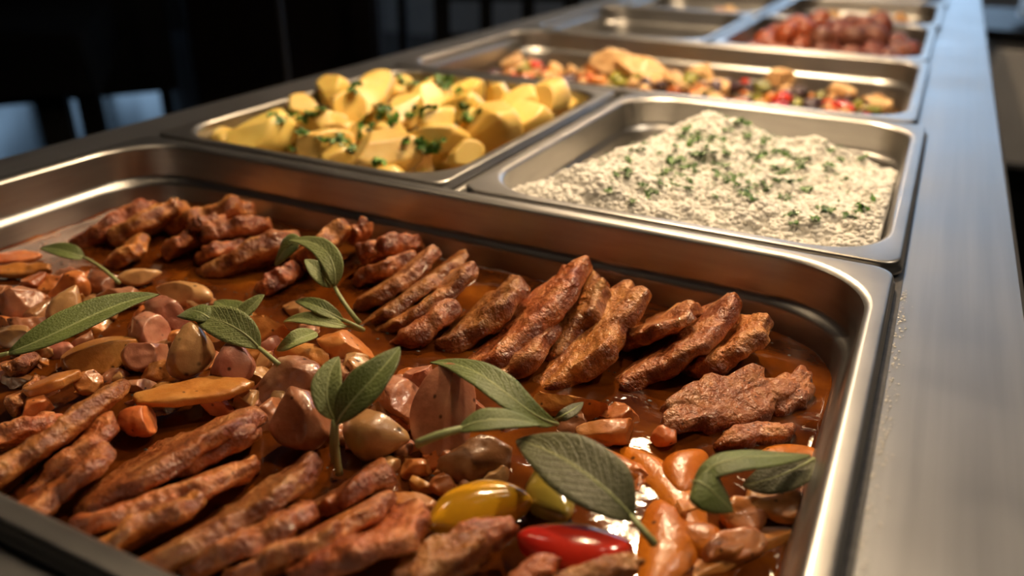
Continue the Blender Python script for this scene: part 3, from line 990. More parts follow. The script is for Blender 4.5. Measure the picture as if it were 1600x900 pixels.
V = [
    ('disc', (-10, 408), (62, 400), 22, 'flat orange carrot strip at the left edge below the pan wall', 'carrot', {'z': -.038}),
    ('disc', (-10, 424), (80, 420), 20, 'brown-orange carrot strip below the flat one at the left edge', 'carrot', {'z': -.037}),
    ('chunk', (26, 440), (82, 438), 26, 'small browned carrot bit left of the orange chunk', 'carrot', {}),
    ('chunk', (72, 458), (150, 436), 44, 'orange chunk above the long sage leaf', 'carrot', {'z': -.034}),
    ('chunk', (-8, 474), (66, 466), 50, 'brownish pink chunk at the left edge', 'onion', {'z': -.034}),
    ('clove', (84, 510), (120, 448), 42, 'olive-brown wedge pointing up behind the long sage leaf', 'garlic', {'z': -.038, 'zB': -.022}),
    ('chunk', (8, 505), (82, 512), 46, 'brown piece under the long sage leaf at left', 'brown_veg', {}),
    ('chunk', (140, 470), (242, 455), 30, 'pink shallot slice behind the tip of the long sage leaf', 'onion', {'z': -.034}),
    ('clove', (184, 438), (252, 427), 28, 'yellowish clove just below the back row, left', 'garlic', {'z': -.036}),
    ('clove', (330, 466), (246, 452), 38, 'yellow clove right of the long sage leaf tip', 'garlic', {'z': -.033}),
    ('chunk', (240, 478), (296, 500), 48, 'purplish pink piece below the yellow clove', 'onion', {'z': -.033}),
    ('chunk', (196, 505), (262, 528), 48, 'purplish piece under the right half of the long sage leaf', 'onion', {'z': -.034}),
    ('wedge', (98, 560), (212, 530), 58, 'orange piece with a flat pale cut face below the long sage leaf', 'carrot', {'z': -.033}),
    ('chunk', (195, 565), (262, 540), 48, 'pink piece left of the upright clove', 'onion', {'z': -.035}),
    ('clove', (288, 592), (302, 506), 70, 'upright glossy clove with a pointed top', 'garlic', {'z': -.037, 'zB': -.013}),
    ('clove', (352, 606), (372, 530), 62, 'upright wedge right of the pointed clove', 'onion', {'z': -.037, 'zB': -.018}),
    ('chunk', (385, 600), (505, 588), 62, 'long smooth pinkish shallot left of the sage pair', 'onion', {'z': -.032, 'cuts': 0}),
    ('disc', (218, 622), (384, 602), 46, 'long orange carrot slice behind the arched meat slice', 'carrot', {'z': -.030}),
    ('chunk', (196, 636), (236, 668), 42, 'rounded orange carrot bit above the arched meat slice', 'carrot', {'z': -.033}),
    ('disc', (40, 614), (124, 584), 32, 'orange carrot baton left of the leftmost front meat slice', 'carrot', {'z': -.030}),
    ('chunk', (118, 606), (156, 588), 32, 'small orange bit right of the carrot baton', 'carrot', {'z': -.034}),
    ('chunk', (20, 650), (90, 622), 34, 'dark orange carrot piece below the baton', 'carrot', {'z': -.036}),
    ('clove', (490, 700), (452, 605), 82, 'large browned wedge left of the sage pair stem', 'brown_veg', {'z': -.038, 'zB': -.016}),
    ('clove', (542, 668), (640, 690), 76, 'large glossy clove below the sage pair', 'garlic', {'z': -.033, 'cuts': 1}),
    ('chunk', (580, 612), (664, 642), 58, 'smooth beige piece right of the sage pair', 'onion', {'z': -.030, 'cuts': 0}),
    ('chunk', (640, 625), (666, 566), 40, 'small reddish wrinkled piece beside the tall wedge', 'onion', {'z': -.036, 'zB': -.018}),
    ('wedge', (680, 712), (704, 570), 80, 'tall pinkish wedge in the middle of the pan', 'onion', {'z': -.036, 'zB': -.010}),
    ('chunk', (690, 735), (800, 700), 78, 'dark browned piece in the shade of the sage leaves', 'brown_veg', {'z': -.040}),
    ('strip', (672, 806), (826, 768), 66, 'bright yellow pepper strip near the bottom', 'yellow_pepper', {'z': -.032, 'spin': -.2, 'th': .45, 'wf': .40}),
    ('strip', (842, 722), (874, 805), 42, 'yellow-green pepper strip under the big sage leaf', 'green_pepper', {'z': -.034}),
    ('strip', (812, 838), (986, 856), 56, 'glossy red pepper strip at the bottom', 'red_pepper', {'z': -.027, 'spin': .1, 'th': .42}),
    ('strip', (1020, 920), (1040, 778), 78, 'broad orange pepper piece by the big sage leaf stem', 'orange_pepper', {'z': -.040, 'spin': .15, 'wf': .45}),
    ('strip', (985, 695), (1108, 845), 46, 'long orange pepper strip between the sage leaves', 'orange_pepper', {'z': -.040, 'spin': -.2}),
    ('chunk', (880, 684), (1012, 668), 36, 'shiny orange piece above the big sage leaf', 'carrot', {'z': -.037}),
    ('chunk', (838, 622), (944, 642), 42, 'orange piece right of the folded sage leaf', 'carrot', {'z': -.035}),
    ('strip', (1056, 765), (1090, 700), 40, 'curled orange pepper bit left of the curled sage leaf', 'orange_pepper', {'z': -.037}),
    ('disc', (1168, 778), (1264, 790), 46, 'brown-orange disc below the curled sage leaf', 'carrot', {'z': -.036}),
    ('disc', (1130, 808), (1196, 800), 42, 'small orange disc left of the brown-orange one', 'carrot', {'z': -.038}),
    ('wedge', (1070, 905), (1240, 828), 80, 'large flat orange-brown slice at the bottom right', 'carrot', {'z': -.042}),
    ('strip', (900, 700), (1000, 752), 40, 'orange pepper strip under the tip of the big sage leaf', 'orange_pepper', {'z': -.040}),
    ('disc', (1105, 868), (1190, 838), 40, 'orange slice left of the large one at the bottom right', 'carrot', {'z': -.039}),
    ('strip', (1180, 735), (1275, 700), 40, 'orange pepper piece under the curled sage leaves', 'orange_pepper', {'z': -.041}),
    ('strip', (1060, 820), (1135, 870), 40, 'orange pepper strip right of the broad orange piece', 'orange_pepper', {'z': -.040}),
    ('chunk', (930, 640), (1010, 660), 34, 'orange piece left of the flat meat slice', 'carrot', {'z': -.040}),
    ('chunk', (478, 530), (590, 552), 46, 'orange carrot chunk right of the small curled leaf', 'carrot', {'z': -.034}),
    ('chunk', (436, 546), (546, 568), 32, 'orange carrot piece below the small curled leaf', 'carrot', {'z': -.037}),
    ('chunk', (386, 508), (446, 526), 50, 'orange-brown piece right of the folded pale sage leaf', 'carrot', {'z': -.034}),
    ('chunk', (530, 572), (596, 580), 34, 'pale yellow piece behind the sage pair', 'garlic', {'z': -.037}),
    ('chunk', (940, 716), (1046, 800), 44, 'submerged orange piece under the long pepper strip', 'carrot', {'z': -.043}),
    ('chunk', (622, 716), (680, 748), 40, 'small orange-pink bit below the large glossy clove', 'carrot', {'z': -.040}),
    ('disc', (605, 782), (676, 792), 28, 'thin orange sliver left of the yellow pepper', 'carrot', {'z': -.038}),
    ('chunk', (330, 480), (385, 495), 34, 'small brown piece below the back row, left of the middle', 'brown_veg', {'z': -.039}),
    ('chunk', (590, 590), (640, 600), 30, 'small beige piece behind the tall wedge', 'onion', {'z': -.037}),
    ('chunk', (395, 640), (450, 660), 50, 'brown piece between the arched slice and the large wedge', 'brown_veg', {'z': -.038}),
    ('chunk', (300, 640), (370, 630), 40, 'orange-brown piece under the long carrot slice', 'carrot', {'z': -.040}),
]
for k, A, B, w, lab, mt, kw in V:
    veg(k, A, B, w, lab, mt, **kw)

# smaller pieces that fill the bed between the two rows of meat
FILL = [(30, 530), (60, 560), (20, 575), (150, 520), (180, 590), (150, 480), (290, 530), (330, 560), (110, 430), (160, 445), (415, 560), (450, 575),
        (560, 690), (600, 730), (660, 760), (720, 770), (770, 745), (900, 660), (960, 650), (1000, 740), (1070, 800), (1110, 745), (560, 600), (470, 480), (1130, 860), (740, 640), (790, 670), (880, 720), (950, 770), (1040, 680)]
def fill_zone(u, v):
    if u < 150: return 'at the left edge, ' + ('above the long sage leaf' if v < 480 else 'below the long sage leaf')
    if u < 300: return 'around the upright pointed clove'
    if u < 450: return 'around the folded pale sprig' if v < 560 else 'behind the arched meat slice'
    if u < 600: return 'around the upright sage pair'
    if u < 800: return 'between the sage pair and the big leaf'
    return 'right of the big dark sage leaf' if u > 960 else 'beside the big dark sage leaf'


bed = random.Random(11)
for k in range(95):
    u = bed.uniform(0, 700)
    lo, hi = (425 + u * 0.16, 600 + u * 0.13) if u < 430 else (500 + (u - 430) * 0.26, 650 + (u - 430) * 0.4)
    FILL.append((u, bed.uniform(lo, hi)))
for k, (u, v) in enumerate(FILL):
    ang = rng.uniform(-0.6, 0.6)
    L = rng.uniform(22, 36)
    mt = rng.choice(['carrot', 'onion', 'brown_veg', 'carrot', 'garlic'])
    veg('chunk', (u - L * math.cos(ang), v + L * math.sin(ang)), (u + L * math.cos(ang), v - L * math.sin(ang)), rng.uniform(24, 38),
        'small %s bit in sauce ' % {'carrot': 'orange carrot', 'onion': 'pinkish shallot', 'brown_veg': 'browned vegetable', 'garlic': 'pale garlic'}[mt] + fill_zone(u, v), mt, z=rng.uniform(-0.043, -0.037))

# a drop of sauce on the far wall of the pan
zz = -0.02
for _ in range(40):
    q = at(752, 385, zz)
    zz += (0.3115 - q.y) * 0.3 * -1
    zz = max(-0.045, min(-0.004, zz))
me = blob('sauce_drop', 0.0022, 0.0018, 0.0012, nlon=16, nlat=8, er=0.9, ez=0.9)
tag(link('sauce_drop', me, M['carrot'], loc=(at(752, 385, zz).x, 0.3115, zz)), 'small orange drop of sauce on the far wall of the front pan', 'sauce')

# pepper and herb specks in the sauce
vs_, fs_ = [], []
for k in range(500):
    p = Vector((rng.uniform(-0.5, -0.03), rng.uniform(0.03, 0.3), ZS + 0.0012))
    r = rng.uniform(0.0003, 0.0009)
    b0 = len(vs_)
    a0 = rng.random() * 6
    for i in range(4):
        a = a0 + i * math.pi / 2
        vs_.append(p + Vector((r * math.cos(a) * 1.6, r * math.sin(a), 0)))
    vs_.append(p + Vector((0, 0, r * 0.7)))
    for i in range(4):
        fs_.append((b0 + i, b0 + (i + 1) % 4, b0 + 4))
tag(link('herb_specks', mesh_from('herb_specks', vs_, fs_), M['speck']), 'dark specks of pepper and herbs floating in the brown sauce', 'herbs', kind='stuff')


# ---- sage
def bez(p, t):
    q = list(p)
    while len(q) > 1:
        q = [q[i].lerp(q[i + 1], t) for i in range(len(q) - 1)]
    return q[0]


def leaf_mesh(ctrl, width, side, up, fold=0.25, curl=0.0, nu=26, nv=11, peak=0.42, seed=0.0, wave=0.06, base=0.10, th=0.0007):
    """ctrl: midrib control points, base to tip; side: direction across"""
    V, UV = [], []
    for i in range(nu + 1):
        t = i / nu
        p = bez(ctrl, t)
        tg = (bez(ctrl, min(1, t + .02)) - bez(ctrl, max(0, t - .02))).normalized()
        s = (side - tg * side.dot(tg)).normalized()
        n = s.cross(tg)
        if n.dot(up) < 0: n = -n
        prof = (math.sin(math.pi * t ** (math.log(0.5) / math.log(peak)))) ** 0.8 if 0 < t < 1 else 0
        prof = max(prof, base * (1 - t) ** 2, 0.0)
        for j in range(nv):
            x = (j / (nv - 1)) * 2 - 1
            wv = 1 + wave * noise.noise(Vector((t * 5, math.copysign(1, x) * 3, seed)))
            hw = width / 2 * prof * wv
            lift = fold * abs(x) * hw - curl * x * x * hw + 0.08 * width * wave * 4 * noise.noise(Vector((t * 6, x * 1.6, seed + 9))) * abs(x)
            V.append(p + s * (x * hw) + n * lift)
            UV.append((t, (x + 1) / 2))
    F = []
    for i in range(nu):
        for j in range(nv - 1):
            F.append((i * nv + j, (i + 1) * nv + j, (i + 1) * nv + j + 1, i * nv + j + 1))
    me = mesh_from('leaf', V, F)
    ul = me.uv_layers.new(name='UVMap')
    for lp in me.loops:
        ul.data[lp.index].uv = UV[lp.vertex_index]
    return me


def sage(label, leaves, stems):
    """leaves: list of (ctrl pixel points with z, width px, material, kwargs); stems: list of point lists"""
    o0 = at(leaves[0][0][0][0], leaves[0][0][0][1], leaves[0][0][0][2])
    root = empty('sage_sprig' if len(leaves) > 1 else 'sage_leaf', o0)
    tag(root, label, 'herb', 'sage leaves on the stew')
    for ctrl, w, mt, kw in leaves:
        pts = [at(*c) for c in ctrl]
        mid = bez(pts, 0.5)
        tg = (pts[-1] - pts[0]).normalized()
        up = kw.pop('up', None) or (UP * 1.0 + (CAM - mid).normalized() * 0.6).normalized()
        side = up.cross(tg).normalized()
        sgn = kw.pop('roll', 0.0)
        if sgn:
            side = (Matrix.Rotation(sgn, 3, tg) @ side)
            up = (Matrix.Rotation(sgn, 3, tg) @ up)
        me = leaf_mesh([p - o0 for p in pts], w * px(mid) * 1.35, side, up, seed=rng.random() * 50, **kw)
        lf = link('leaf', me, M[mt], root)
        md = lf.modifiers.new('thickness', 'SOLIDIFY')
        md.thickness = 0.0006
        md.offset = -1
        n = 14
        rib = [bez(pts, k / n * 0.92) - o0 - up * 0.0003 for k in range(n + 1)]
        rb = [0.0008 * (1 - 0.75 * k / n) for k in range(n + 1)]
        link('midrib', tube('midrib', rib, rb, 6), M['stem'], lf)
    for st, r in stems:
        pts = [at(*c) for c in st]
        n = 10
        link('stem', tube('stem', [bez(pts, k / n) - o0 for k in range(n + 1)], [r * (0.85 + 0.3 * k / n) for k in range(n + 1)], 8), M['stem'], root)
    return root


sage('long narrow sage leaf lying across the vegetables at left',
     [([(14, 552, -.022), (100, 520, -.016), (170, 470, -.012), (249, 460, -.014)], 40, 'sage', {'fold': .35})], [([(14, 552, -.022), (-20, 560, -.024)], .0012)])
sage('green sage leaf with a long stem at the far left below the back row',
     [([(132, 402, -.028), (112, 396, -.024), (85, 385, -.022), (62, 388, -.026)], 22, 'sage', {})], [([(130, 402, -.028), (155, 412, -.026), (186, 442, -.030)], .0010)])
sage('folded pale sage sprig with two leaves left of the middle',
     [([(405, 544, -.020), (370, 500, -.008), (325, 500, -.010), (300, 480, -.012)], 42, 'sage_pale', {'fold': .1, 'roll': -.3}),
      ([(330, 500, -.012), (310, 482, -.006), (292, 482, -.010), (277, 494, -.020)], 30, 'sage', {'curl': .3}),
      ([(366, 502, -.022), (385, 490, -.018), (400, 470, -.014), (412, 460, -.012)], 18, 'sage_pale', {'fold': .5})],
     [([(404, 543, -.020), (420, 556, -.018), (436, 570, -.022)], .0011)])
sage('bright green sage leaf half under the folded pale sprig',
     [([(392, 500, -.030), (370, 488, -.028), (350, 478, -.028), (335, 470, -.030)], 32, 'sage', {'fold': .1})], [])
sage('drooping sage sprig over the back row of meat',
     [([(522, 448, -.020), (530, 400, -.004), (500, 370, -.002), (450, 376, -.006)], 26, 'sage_pale', {'fold': .15, 'roll': -.25}),
      ([(517, 448, -.022), (505, 430, -.014), (490, 415, -.010), (476, 405, -.008)], 24, 'sage_pale', {'fold': .2}),
      ([(470, 374, -.006), (455, 375, -.006), (440, 395, -.012), (429, 414, -.022)], 30, 'sage', {'curl': .2})],
     [([(520, 442, -.020), (535, 475, -.022), (562, 505, -.034)], .0012)])
sage('sage sprig with two slim leaves below the three parallel meat slices',
     [([(536, 500, -.030), (505, 482, -.022), (480, 470, -.022), (461, 470, -.026)], 20, 'sage', {'fold': .3}),
      ([(540, 510, -.032), (505, 502, -.026), (475, 492, -.026), (443, 502, -.030)], 20, 'sage_pale', {'fold': .3})],
     [([(534, 499, -.030), (555, 508, -.030), (568, 516, -.035)], .0011), ([(538, 509, -.032), (552, 513, -.033), (566, 516, -.035)], .0009)])
sage('small curled pale sage leaf in front of the orange carrot chunk',
     [([(494, 520, -.026), (475, 526, -.020), (455, 534, -.020), (432, 548, -.028)], 22, 'sage_pale', {'fold': .5})], [])
sage('upright pair of sage leaves on a short stem in the middle',
     [([(526, 662, -.016), (545, 625, -.006), (590, 590, .002), (625, 541, .006)], 46, 'sage', {'fold': .30, 'peak': .5}),
      ([(523, 655, -.016), (500, 620, -.008), (512, 580, -.002), (530, 557, .000)], 34, 'sage_pale', {'fold': .30})],
     [([(525, 660, -.016), (522, 700, -.024), (530, 740, -.038)], .0014), ([(522, 655, -.016), (517, 690, -.024), (523, 722, -.034)], .0012)])
sage('large arched sage leaf with its tip towards the back row',
     [([(872, 662, -.024), (800, 650, -.008), (770, 560, .000), (672, 566, -.014)], 46, 'sage', {'fold': .12, 'peak': .5, 'roll': .25}),
      ([(868, 655, -.026), (885, 648, -.020), (900, 636, -.022), (912, 628, -.026)], 16, 'sage_dark', {'fold': .1})], [])
sage('sage leaf with a thick pale stem under the large arched one',
     [([(716, 672, -.012), (755, 650, -.006), (800, 652, -.008), (845, 664, -.014)], 36, 'sage', {'fold': .15, 'roll': -.2})],
     [([(722, 670, -.012), (690, 676, -.010), (651, 694, -.016)], .0016)])
sage('biggest broad dark sage leaf right of the yellow pepper',
     [([(990, 812, -.022), (960, 770, -.012), (880, 700, -.010), (806, 688, -.018)], 84, 'sage_dark', {'fold': .12, 'peak': .5})],
     [([(985, 806, -.021), (1005, 830, -.020), (1022, 849, -.026)], .0013)])
sage('curled sage leaves near the right wall of the front pan',
     [([(1082, 768, -.024), (1105, 700, -.008), (1190, 715, -.014), (1266, 710, -.022)], 42, 'sage', {'fold': -.15, 'roll': -.35, 'peak': .5}),
      ([(1084, 752, -.018), (1095, 750, -.014), (1120, 770, -.018), (1146, 800, -.028)], 58, 'sage', {'fold': .05, 'curl': .2}),
      ([(1272, 716, -.026), (1245, 735, -.024), (1200, 752, -.026), (1160, 758, -.032)], 46, 'sage_dark', {'fold': .05, 'peak': .45})], [])

# ================================================================= potatoes
PN = row(1)[0]
liquid('potato_broth', -0.512, -0.288, PN + 0.018, PN + 0.307, 0.03, -0.034, M['juice'], 'thin cooking liquid under the boiled potatoes', 'liquid', amp=0.0004)


def potato(A, B, w, label, z=-0.012, seed=None, group='boiled potato chunks'):
    a, b = at(*A, z), at(*B, z)
    mid = (a + b) / 2
    e1 = b - a
    L = e1.length
    seed = seed or rng.random() * 100
    r = random.Random(int(seed * 997))
    hb = max(0.010, w * px(mid) * 0.60)
    hc = hb * 0.95
    cs = []
    for q in range(5):
        v = Vector((r.uniform(-1, 1), r.uniform(-1, 1), r.uniform(-0.3, 1))).normalized()
        ext = math.sqrt((v.x * L * .52) ** 2 + (v.y * hb) ** 2 + (v.z * hc) ** 2)
        cs.append((v, ext * r.uniform(0.58, 0.82)))
    me = blob('potato_chunk', max(L * 0.56, hb), hb * 1.1, hc * 1.1, er=0.7, ez=0.85, nlon=40, nlat=24, amp=hb * 0.05, freq=55, out=0.05, cuts=cs, seed=seed)
    o = link('potato_chunk', me, M['potato'], mw=frame(mid, e1, (UP + Vector((r.uniform(-.3, .3), r.uniform(-.4, .2), 0))).normalized()))
    return tag(o, label, 'potato', group)


P = [
    ((364, 222), (467, 196), 56, 'largest blocky potato chunk at the left corner of its pan', -.008),
    ((317, 214), (378, 224), 22, 'low potato piece wedged in the left corner', -.018),
    ((445, 170), (500, 164), 32, 'potato chunk behind the largest blocky one', -.006),
    ((500, 146), (540, 134), 38, 'rounded potato chunk highest at the far left', .000),
    ((527, 178), (556, 158), 42, 'smooth potato half beside the rounded far-left one', .000),
    ((476, 204), (536, 188), 46, 'potato chunk right of the largest blocky one', -.004),
    ((562, 162), (604, 124), 40, 'tall wedge-shaped potato chunk at the far side', .000),
    ((613, 182), (655, 166), 42, 'pitted potato chunk in the middle of its pan', .002),
    ((655, 166), (698, 136), 42, 'split potato chunk behind the pitted one', .000),
    ((600, 140), (640, 132), 30, 'small yellow potato piece between two far chunks', -.008),
    ((455, 240), (548, 222), 44, 'flat potato chunk at the near rim, left', -.010),
    ((548, 246), (655, 232), 54, 'broad potato chunk at the near rim, centre', -.010),
    ((668, 204), (708, 182), 38, 'crumbly potato chunk right of centre', .002),
    ((640, 222), (738, 210), 36, 'long crumbly potato chunk near the rim', -.004),
    ((690, 174), (768, 160), 46, 'wide potato chunk with parsley along its edge', .000),
    ((705, 144), (756, 140), 30, 'deep yellow potato piece at the far side', -.004),
    ((762, 154), (798, 146), 32, 'small yellow potato chunk by the far wall', -.004),
    ((780, 168), (852, 158), 44, 'bright yellow potato chunk at the far right', -.002),
    ((840, 166), (880, 138), 42, 'pointed potato chunk at the far right corner', .002),
    ((742, 212), (800, 180), 64, 'big smooth yellow potato chunk by the divider bar', -.004),
    ((800, 194), (852, 176), 48, 'second yellow potato chunk along the divider bar', -.006),
    ((700, 246), (752, 236), 32, 'low potato piece at the near right corner', -.012),
    ((586, 196), (622, 184), 34, 'small pale potato bit in the middle with parsley', -.002),
    ((570, 216), (640, 206), 34, 'crushed potato piece in front of the pitted one', -.006),
    ((500, 216), (560, 206), 30, 'crushed potato piece left of centre', -.008),
    ((722, 196), (760, 186), 34, 'small potato piece left of the big smooth yellow one', -.004),
    ((400, 214), (440, 200), 30, 'potato piece hidden behind the largest blocky one', -.020),
    ((860, 168), (894, 156), 24, 'little potato piece in the far right corner', -.010),
]
for A, B, w, lab, z in P:
    potato(A, B, w, lab, z)
for k in range(26):
    x, y = rng.uniform(-0.49, -0.31), rng.uniform(PN + 0.045, PN + 0.27)
    seed = rng.random() * 100
    r = random.Random(k)
    cs = [(Vector((r.uniform(-1, 1), r.uniform(-1, 1), r.uniform(-0.2, 1))).normalized(), r.uniform(0.011, 0.015)) for q in range(4)]
    me = blob('potato_chunk', 0.021, 0.018, 0.017, er=0.7, ez=0.85, nlon=28, nlat=16, amp=0.001, freq=55, cuts=cs, seed=seed)
    o = link('potato_chunk', me, M['potato'], loc=(x, y, rng.uniform(-0.034, -0.022)))
    o.rotation_euler = (r.uniform(-.5, .5), r.uniform(-.5, .5), r.uniform(0, 6))
    tag(o, 'boiled potato chunk of the lower layer, mostly covered by others', 'potato', 'boiled potato chunks, lower layer')

# ================================================================= rice
RN = row(1)[0]
rx0, rx1, ry0, ry1 = -0.2462, -0.0102, RN + 0.0122, RN + 0.3128


def rice_h(x, y):
    """height of the heaped rice"""
    def g(cx, cy, sx, sy, h):
        return h * math.exp(-((x - cx) / sx) ** 2 - ((y - cy) / sy) ** 2)
    z = -0.024
    z += g(-0.125, 0.47, 0.095, 0.085, 0.030)
    z += g(-0.145, 0.53, 0.038, 0.035, 0.024)
    z += g(-0.195, 0.42, 0.05, 0.06, 0.014)
    z += g(-0.070, 0.545, 0.032, 0.030, 0.016)
    z += g(-0.060, 0.37, 0.10, 0.05, 0.018)
    z += g(-0.19, 0.37, 0.06, 0.035, 0.014)
    z += g(-0.012, 0.44, 0.035, 0.10, 0.016)
    t = max(0.0, (y - 0.57) / 0.07)
    z -= 0.03 * min(1, t) ** 1.5
    t = max(0.0, (-0.185 - x) / 0.06) * max(0, min(1, (y - 0.38) / 0.08))
    z -= 0.03 * min(1, t)
    q = Vector((x, y, 0))
    z += 0.0050 * noise.noise(q * 38)
    for f_, a_ in ((70, 0.0065), (180, 0.0030)):
        d_ = noise.voronoi(q * f_)[0][0]
        z += a_ * (0.2 - d_ * d_)
    return z


nx, ny = 130, 160
VV, FF = [], []
for j in range(ny + 1):
    for i in range(nx + 1):
        x = rx0 + (rx1 - rx0) * i / nx
        y = ry0 + (ry1 - ry0) * j / ny
        cx = min(max(x, rx0 + 0.034), rx1 - 0.034)
        cy = min(max(y, ry0 + 0.034), ry1 - 0.034)
        dv = Vector((x - cx, y - cy))
        if dv.length > 0.034 and x != cx and y != cy:      # keep inside the rounded corners
            dv = dv.normalized() * 0.034
            x, y = cx + dv.x, cy + dv.y
        e_ = i in (0, nx) or j in (0, ny)
        VV.append(Vector((x, y, -0.05 if e_ else rice_h(x, y))))
for j in range(ny):
    for i in range(nx):
        a = j * (nx + 1) + i
        FF.append((a, a + 1, a + nx + 2, a + nx + 1))
# grains lying on the heap
gl, gf, gn = [(0, 0, -1)], [], 6
for zz, rr in ((-0.72, 0.66), (-0.25, 1.0), (0.25, 1.0), (0.72, 0.66)):
    gl += [(rr * math.cos(i * 2 * math.pi / gn), rr * math.sin(i * 2 * math.pi / gn), zz) for i in range(gn)]
gl.append((0, 0, 1))
for i in range(gn):
    n_ = (i + 1) % gn
    gf += [(0, 1 + n_, 1 + i)] + [(1 + k * gn + i, 1 + k * gn + n_, 1 + (k + 1) * gn + n_, 1 + (k + 1) * gn + i) for k in range(3)] + [(1 + 3 * gn + i, 1 + 3 * gn + n_, len(gl) - 1)]
for k in range(13000):
    x, y = rng.uniform(rx0 + 0.003, rx1 - 0.003), rng.uniform(ry0 + 0.003, ry1 - 0.003)
    cx = min(max(x, rx0 + 0.034), rx1 - 0.034)
    cy = min(max(y, ry0 + 0.034), ry1 - 0.034)
    if math.hypot(x - cx, y - cy) > 0.032 and x != cx and y != cy:
        continue
    z = rice_h(x, y) + rng.uniform(-0.0009, 0.0003)
    a, el = rng.uniform(0, 6.28), rng.uniform(-0.35, 0.35)
    ax = Vector((math.cos(a) * math.cos(el), math.sin(a) * math.cos(el), math.sin(el)))
    s = ax.cross(UP).normalized()
    t = s.cross(ax)
    b0 = len(VV)
    c = Vector((x, y, z))
    for q in gl:
        VV.append(c + t * (q[0] * 0.0016) + s * (q[1] * 0.0016) + ax * (q[2] * 0.0027))
    FF += [tuple(b0 + i for i in f) for f in gf]
tag(link('rice', mesh_from('rice', VV, FF), M['rice']), 'heap of cooked white rice', 'rice', kind='stuff')


# ================================================================= parsley
def parsley_mesh(seed, size):
    """a torn parsley leaf: three toothed leaflets on a short stalk"""
    r = random.Random(seed)
    V, F = [], []
    for k in range(3):
        a0 = (k - 1) * 0.95 + r.uniform(-.2, .2)
        c = Vector((math.cos(a0), math.sin(a0), 0)) * size * 0.55
        b0 = len(V)
        V.append(c + Vector((0, 0, size * 0.12)))
        n = 11
        for i in range(n):
            t = 2 * math.pi * i / n
            rr = size * 0.48 * (1.15 if i % 2 else 0.72) * r.uniform(0.85, 1.1)
            V.append(c + Vector((math.cos(t + a0) * rr, math.sin(t + a0) * rr, size * 0.22 * math.sin(2 * t + seed))))
        for i in range(n):
            F.append((b0, b0 + 1 + i, b0 + 1 + (i + 1) % n))
    me = mesh_from('parsley_leaf', V, F)
    me.materials.append(M['parsley'])
    return me


PM = [parsley_mesh(k, 0.0046) for k in range(6)]


def drop(u, v, z, size, label, group, tilt=0.7):
    p = at(u, v, z)
    o = link('parsley_leaf', PM[rng.randrange(6)], None, None, p)
    o.scale = (size,) * 3
    o.rotation_euler = (rng.uniform(-tilt, tilt), rng.uniform(-tilt, tilt), rng.uniform(0, 6.28))
    md = None
    return tag(o, label, 'parsley', group)


RP = [(1020, 300), (1035, 290), (1050, 282), (1062, 275), (1075, 285), (1010, 308), (1085, 225), (1095, 212), (1100, 232), (1110, 240), (1125, 215), (1130, 262), (1120, 258),
      (1140, 280), (1165, 285), (1168, 298), (1172, 310), (1160, 275), (1180, 290), (1196, 290), (1175, 245), (1190, 240), (1205, 238), (1218, 240), (1225, 246), (1215, 265), (1230, 270),
      (1225, 282), (1240, 285), (1010, 225), (1020, 205), (998, 212), (1300, 262), (1302, 272), (1280, 330), (1292, 333), (1330, 343), (1338, 330), (1060, 255), (1050, 248), (1080, 260), (1145, 205), (1150, 190), (1160, 195), (1255, 252), (1240, 340), (985, 275), (975, 268)]
RP += [(u + rng.uniform(-22, 22), v + rng.uniform(-12, 12)) for u, v in RP]
RP += [(rng.gauss(1150, 90), rng.gauss(255, 36)) for k in range(46)]
rtree = BVHTree.FromPolygons(VV, FF)
for u, v in RP:
    hit = rtree.ray_cast(CAM, (at(u, v, 0) - CAM).normalized())
    if hit[0] is None: continue
    o = drop(u, v, 0, rng.uniform(0.7, 1.5), 'chopped parsley leaf on the heap of white rice', 'parsley on the rice', tilt=0.5)
    o.location = hit[0] + UP * 0.0012
bpy.context.view_layer.update()
pv, pf = [], []
for o in list(COL.objects):
    if o.name.startswith('potato_chunk'):
        b0 = len(pv)
        pv += [o.matrix_world @ w_.co for w_ in o.data.vertices]
        pf += [tuple(b0 + i for i in p_.vertices) for p_ in o.data.polygons]
ptree = BVHTree.FromPolygons(pv, pf)
def on_potato(u, v, z):
    d_ = (at(u, v, z) - CAM).normalized()
    hit = ptree.ray_cast(CAM, d_)
    return (hit[0] + UP * 0.0012) if hit[0] is not None else None
PP = [(497, 162, .014), (505, 170, .012), (490, 180, .010), (478, 188, .008), (572, 190, .012), (580, 180, .014), (590, 170, .014), (575, 200, .010), (600, 178, .013), (565, 205, .008),
                (470, 212, .008), (525, 212, .008), (535, 222, .004), (520, 218, .006), (610, 190, .012), (640, 222, .008), (650, 228, .006), (665, 236, .004), (680, 234, .004), (672, 226, .008), (690, 232, .003),
                (660, 178, .014), (668, 175, .013), (645, 173, .016), (720, 192, .012), (735, 186, .014), (745, 180, .014), (690, 127, .010), (700, 124, .008), (708, 128, .010), (632, 128, .006), (645, 135, .006), (545, 235, .004),
                (558, 140, .004), (602, 256, -.004), (445, 235, .0), (437, 183, .010), (452, 184, .008), (712, 150, .010), (460, 178, .012)]
PP += [(u + rng.uniform(-16, 16), v + rng.uniform(-8, 8), z) for u, v, z in PP]
for u, v, z in PP:
    hp = on_potato(u, v, z)
    if hp is None: continue
    o = drop(u, v, z, rng.uniform(1.1, 2.3), 'chopped parsley leaf on the boiled potatoes', 'parsley on the potatoes')
    o.location = hp


